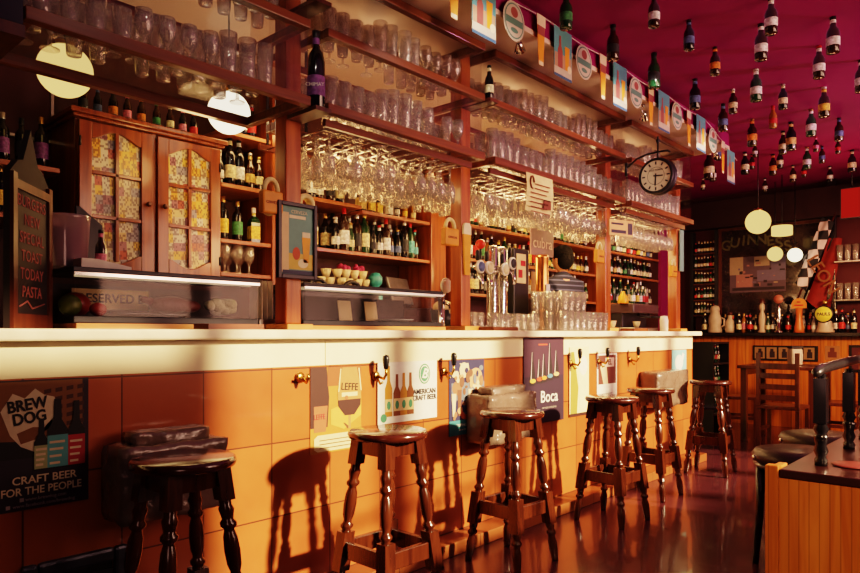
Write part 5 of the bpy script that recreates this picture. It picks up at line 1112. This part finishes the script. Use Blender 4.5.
tx_, ty_ = pt(786,368,X=8.3).x, pt(786,368,X=8.3).y
table(8.3, ty_, .40, .84, 'dark square wooden table in front of the plank wall')
nd = empty('napkin_dispenser', 'shiny metal napkin dispenser on the dark square table', 'napkin dispenser', (8.2,pt(795,350,X=8.2).y,.8405), .6)
MB().box(-.07,.07,-.06,.06,0,.19).build('body', pbr('bright_tin', (.62,.56,.50), .3, .35), nd, bev=.02); MB().box(-.05,.05,-.063,-.0605,.05,.13).build('napkin_slot', M_white, nd); MB().box(-.074,.074,-.064,.064,.19,.215).build('lid', M_iron, nd, bev=.01)
a = pt(784,430,Z=0)
chair(7.55, pt(783,400,X=7.55).y, PI/2*3, 'dark ladder back chair facing the square table', 1.0)
chair(8.35, pt(737,400,X=8.3).y, PI+.3, 'dark chair left of the square table, near the bar end', 1.0)
chair(8.3, pt(840,400,X=8.3).y, 0.1, 'dark chair right of the square table, behind the black railing', 1.0)
RX_ = 7.7; RY_ = pt(703,400,X=7.7).y
t = empty('drinks_rack', 'black rack of drinks just beyond the bar end', 'rack', (RX_,RY_,0))
k = MB(); k.box(-.25,.25,0,.02,0,1.1); k.box(-.25,-.23,-.2,0,0,1.1); k.box(.23,.25,-.2,0,0,1.1)
for z in (0.02,.3,.6,.85,1.08): k.box(-.23,.23,-.2,0,z,z+.02)
k.build('rack_frame', M_black, t)
for z, n in ((.32,'lower'),(.62,'middle'),(.87,'upper')):
    for i in range(5): bottle('beer', ['green','brown','black'][i % 3], ['cream','green','red'][(i+int(z*10)) % 3], 'silver', (RX_-.17+i*.085,RY_-.1,z+.0005), '%s %s-label bottle, %s on the %s level of the black rack' % (['green','brown','black'][i % 3], ['cream','green','red'][(i+int(z*10)) % 3], ORD[i], n), 'bottles in the black rack', .9)
def turned_rail_chair(x, y, rz, label):
    t = empty('spindle_chair', label, 'chair', (x,y,0), rz)
    MB().box(-.2,.2,-.2,.2,.44,.47).build('seat', M_blackw, t, bev=.006)
    pr = [(0,0),(.018,0),(.022,.1),(.015,.15),(.024,.18),(.02,.3),(.024,.40),(.02,.44)]
    for a in (-1,1):
        for b in (-1,1): MB().lathe(pr, 10, T=Matrix.Translation((a*.17,b*.17,0))).build('leg', M_blackw, t)
        MB().lathe([(.018,0),(.022,.1),(.016,.2),(.024,.28),(.02,.42),(0,.44)], 10, T=Matrix.Translation((a*.17,.18,.47))).build('back_post', M_blackw, t)
    for x_ in (-.08,0,.08): MB().lathe([(.010,0),(.014,.12),(.009,.2),(.012,.34)], 8, T=Matrix.Translation((x_,.18,.47))).build('spindle', M_blackw, t)
    MB().box(-.19,.19,.165,.195,.80,.90).build('top_rail', M_blackw, t, bev=.01)
turned_rail_chair(6.95, pt(705,400,X=6.95).y, .3, 'black spindle backed chair behind the farthest stool')

# ------------------------------------------------------------------ foreground partition with black turned railing
pb = empty('booth_partition', 'orange ribbed wooden partition with a dark top in the right foreground', 'partition', (2.46,-1.80,0))
MB().box(.012,2.4,-.34,0,0,.715).build('carcass', M_darkw, pb)
MB().box(0,.010,-.34,0,0,.715).build('end_panel', M_pine, pb)
MB().box(-.010,.03,-.03,.012,0,.755).build('corner_post', M_pine, pb, bev=.004)
MB().box(-.005,2.41,-.35,-.03,.716,.745).build('dark_top', pbr('dark_top_varnish', (.05,.014,.012), .3, coat=.3), pb, bev=.005)
MB().box(.035,.11,-.028,.0,.716,.75).build('cap_block', M_trim, pb, bev=.004); 
rl_ = empty('black_railing', 'black turned railing standing on the wooden partition', 'railing', (0,0,0))
def baluster(x, y):
    b = MB(); z0, z1 = .7455, 1.05; Hh = z1-z0
    b.lathe([(0,0),(.02,0),(.021,.02),(.015,.03),(.023,.05),(.017,.07),(.022,.09),(.023,.10)], 14, T=Matrix.Translation((x,y,z0)))
    b.lathe([(.023,.098),(.017,.11),(.025,.125),(.018,.14),(.022,.15)], 14, T=Matrix.Translation((x,y,z0))); b.box(x-.021,x+.021,y-.019,y+.019,z0+.145,z0+Hh-.005); b.lathe([(.016,0),(.016,.015)], 14, T=Matrix.Translation((x,y,z1-.005)))
    b.build('baluster', M_blackw, rl_)
yb_ = -1.92
for px in (821, 849): baluster(sx(px,yb_), yb_)
baluster(sx(821,yb_)+.75, yb_); baluster(sx(821,yb_)+1.2, yb_)
x0 = sx(821,yb_)
k = MB(); k.tube([(x0-.075,yb_,1.058),(x0-.06,yb_,1.066),(x0-.02,yb_,1.074),(x0+.05,yb_,1.078),(x0+.5,yb_,1.09),(x0+1.6,yb_,1.10)], [.008,.016,.018,.018,.018,.018], 12); k.build('hand_rail', pbr('grey_black_rail', (.035,.03,.035), .28, coat=.5), rl_)
a = pt(853,466,Z=.746); tag(MB().lathe([(0,0),(.06,0),(.066,.004),(.06,.007),(0,.006)], 28).build('round_coaster', pbr('dull_red_coaster', (.30,.07,.06), .35), None, (a.x,a.y,.7455)), 'dull red round coaster on the dark partition top', 'coaster')
def leather_stool(x, y, label, mat):
    t = empty('leather_stool', label, 'stool', (x,y,0), 0, 'round leather stools behind the partition')
    MB().lathe([(0,.52),(.20,.52),(.225,.535),(.228,.565),(.21,.59),(.15,.602),(0,.606)], 36).build('cushion', mat, t)
    MB().lathe([(0,.50),(.215,.50),(.222,.519),(0,.5195)], 36).build('seat_ring', M_blackw, t)
    for a in range(4):
        an = a*PI/2+2.2; c_, s_ = math.cos(an), math.sin(an)
        MB().tube([(c_*.22,s_*.22,0),(c_*.20,s_*.20,.25),(c_*.195,s_*.195,.498)], [.016,.02,.024], 10).build('leg', M_blackw, t)
        MB().ball((c_*.222,s_*.222,.55), .016, 12).build('stud', M_chrome, t)
leather_stool(3.88,-1.55,'dark leather topped stool nearest the partition corner',M_leather)
leather_stool(4.59,-1.49,'greenish leather topped stool behind the darker one',pbr('olive_leather', (.05,.04,.025), .35, bump=.25, bscale=90, coat=.2))

# ------------------------------------------------------------------ decorative bottle between the first cabinets
bb = bottle('wine', 'black', 'purple', 'black', (1.952,-.0,Z1-.02), 'big black bottle with purple label standing between the two nearest glass cabinets', None, 1.15, (0,0,-.8))
text('lettering', 'CHIMAY', .020, M_white, bpy.data.objects[bb.name], (0,-.0375,.09))
tag(MB().box(1.904,1.994,-.06,.158,Z1-.04,Z1-.021).build('bottle_bracket', M_darkw), 'small wooden bracket between the two nearest glass cabinets', 'bracket')
bottle('beer', 'black', 'blue', 'black', (1.945,-.0,Z2+.12), 'dark bottle standing above the big purple labelled bottle', None, 1.3)
tag(MB().box(1.904,1.994,-.06,.158,Z2+.10,Z2+.119).build('bottle_bracket', M_darkw), 'upper wooden bracket between the two nearest glass cabinets', 'bracket')
bottle('beer', 'black', 'cream', 'black', (3.24,-.02,Z2+.0005), 'dark bottle with cream label between the second and third glass cabinets', None, .9)
tag(MB().box(3.20,3.28,-.06,.158,Z2-.02,Z2).build('bottle_bracket', M_darkw), 'wooden bracket above the second post', 'bracket')

# ------------------------------------------------------------------ lights
def area(name, loc, rot, sx_, sy_, e, col):
    l = bpy.data.lights.new(name, 'AREA'); l.shape = 'RECTANGLE'; l.size = sx_; l.size_y = sy_; l.energy = e; l.color = col
    o = bpy.data.objects.new(name, l); C.objects.link(o); o.location = loc; o.rotation_euler = rot
    return o
def point(name, loc, e, col, r=.05):
    l = bpy.data.lights.new(name, 'POINT'); l.energy = e; l.color = col; l.shadow_soft_size = r
    o = bpy.data.objects.new(name, l); C.objects.link(o); o.location = loc
    return o
sl = bpy.data.lights.new('sun', 'SUN'); sl.energy = 11; sl.angle = math.radians(2.6); sl.color = (1,.70,.40)
so = bpy.data.objects.new('sun', sl); C.objects.link(so); so.rotation_euler = Vector((-.30,1,-.42)).to_track_quat('-Z','Y').to_euler()
for i, (a, b) in enumerate(ops): area('window_daylight', ((a+b)/2,YF+.05,2.05), (PI/2,0,0), b-a-.1, 1.6, 16, (1,.56,.40)).data.spread = math.radians(110)
# grazing light thrown up at the ceiling from the street side
s2 = bpy.data.lights.new('street_glow', 'SPOT'); s2.energy = 130; s2.color = (1,.35,.75); s2.spot_size = math.radians(95); s2.spot_blend = .8; s2.shadow_soft_size = .06
o = bpy.data.objects.new('street_glow', s2); C.objects.link(o); o.location = (6.4,-3.55,2.3); o.rotation_euler = Vector((-.12,1,.30)).to_track_quat('-Z','Y').to_euler()
WARM = (1,.58,.24)
for x, e in ((2.6,20),(4.1,30),(5.6,28)): point('bay_fill', (x,.53,2.12), e*.85, WARM, .16)  # added warm fill among the racks, turns the hanging glasses golden
for x, e in ((2.6,.35),(3.9,.35),(4.6,.35),(5.8,.4)): point('cabinet_fill', (x,.30,2.80), e, (1,.70,.42), .03)  # added fill in place of light bounced up onto the soffit
for x, e in ((2.6,4),(4.2,5),(5.5,6),(7.3,7)): area('back_bar_lamp', (x,.98,2.5), (math.radians(25),0,0), .9, .08, e, WARM)
for x in (2.3,3.4,4.4,5.4,6.4): point('aisle_fill', (x,.66,1.72), 4.6, WARM, .1)  # added fill for the bottle shelves; nothing hangs in the aisle
s3 = bpy.data.lights.new('booth_fill', 'SPOT'); s3.energy = 130; s3.color = (1,.62,.35); s3.spot_size = math.radians(38); s3.spot_blend = .7; s3.shadow_soft_size = .1  # unseen spot added to brighten the partition end panel
o = bpy.data.objects.new('booth_fill', s3); C.objects.link(o); o.location = (.9,-3.3,1.9); o.rotation_euler = (Vector((2.46,-2.0,.45))-o.location).to_track_quat('-Z','Y').to_euler()
area('purple_fill', (3.4,-1.9,CEIL-.03), (0,0,0), 6, 2, 6, (.9,.42,.75))  # added fill that tints the shade on floor and stools purple
for x_, e_ in ((1.2,7),(2.7,15),(4.2,18),(5.8,18)):  # added spots that put sparkle on the cabinet glasses
    l_ = bpy.data.lights.new('sparkle_fill', 'SPOT'); l_.energy = e_; l_.color = (1,.86,.72); l_.spot_size = math.radians(95); l_.spot_blend = .6; l_.shadow_soft_size = .025
    o = bpy.data.objects.new('sparkle_fill', l_); C.objects.link(o); o.location = (x_,-.75,2.88); o.rotation_euler = Vector((.25,1,-.75)).to_track_quat('-Z','Y').to_euler()
point('near_end_fill', (.3,-1.6,.95), 3.4, (1,.55,.45), .2)  # added low fill for the nearest stool and wrapped box
point('cupboard_lamp', (1.75,.72,2.15), 3.2, (1,.6,.25), .1)
point('end_wall_lamp', (7.6,-.6,2.2), 5, (1,.5,.25), .12)
s4 = bpy.data.lights.new('plank_fill', 'SPOT'); s4.energy = 330; s4.color = (1,.50,.22); s4.spot_size = math.radians(70); s4.spot_blend = .8; s4.shadow_soft_size = .15  # unseen spot added to brighten the plank wall
o = bpy.data.objects.new('plank_fill', s4); C.objects.link(o); o.location = (6.6,-2.3,1.9); o.rotation_euler = (Vector((9.45,-.6,.75))-o.location).to_track_quat('-Z','Y').to_euler()
point('far_room_fill', (8.0,-1.0,2.3), 14, (1,.42,.25), .12)  # extra fill added to lift the planks at the far end

wd = bpy.data.worlds.new('world'); bpy.context.scene.world = wd; wd.use_nodes = True
bg = wd.node_tree.nodes.get('Background') or wd.node_tree.nodes.new('ShaderNodeBackground'); bg.inputs[0].default_value = (.55,.35,.6,1); bg.inputs[1].default_value = .15
# ------------------------------------------------------------------ camera and picture
cam = bpy.data.cameras.new('camera'); co = bpy.data.objects.new('camera', cam); C.objects.link(co)
co.location = (0,-D0,EYE); co.rotation_euler = (PI/2,0,TH-PI/2); cam.sensor_width = 36; cam.lens = F/860*36; cam.shift_y = 46.5/860; cam.clip_start = .05
sc = bpy.context.scene; sc.camera = co
sc.view_settings.view_transform = 'Filmic'; sc.view_settings.look = 'High Contrast'; sc.view_settings.exposure = 0; sc.view_settings.gamma = 1
try:
    sc.cycles.max_bounces = 8; sc.cycles.transparent_max_bounces = 24; sc.cycles.diffuse_bounces = 3; sc.cycles.glossy_bounces = 4; sc.cycles.caustics_reflective = False; sc.cycles.caustics_refractive = False; sc.cycles.sample_clamp_indirect = 4
except Exception: pass
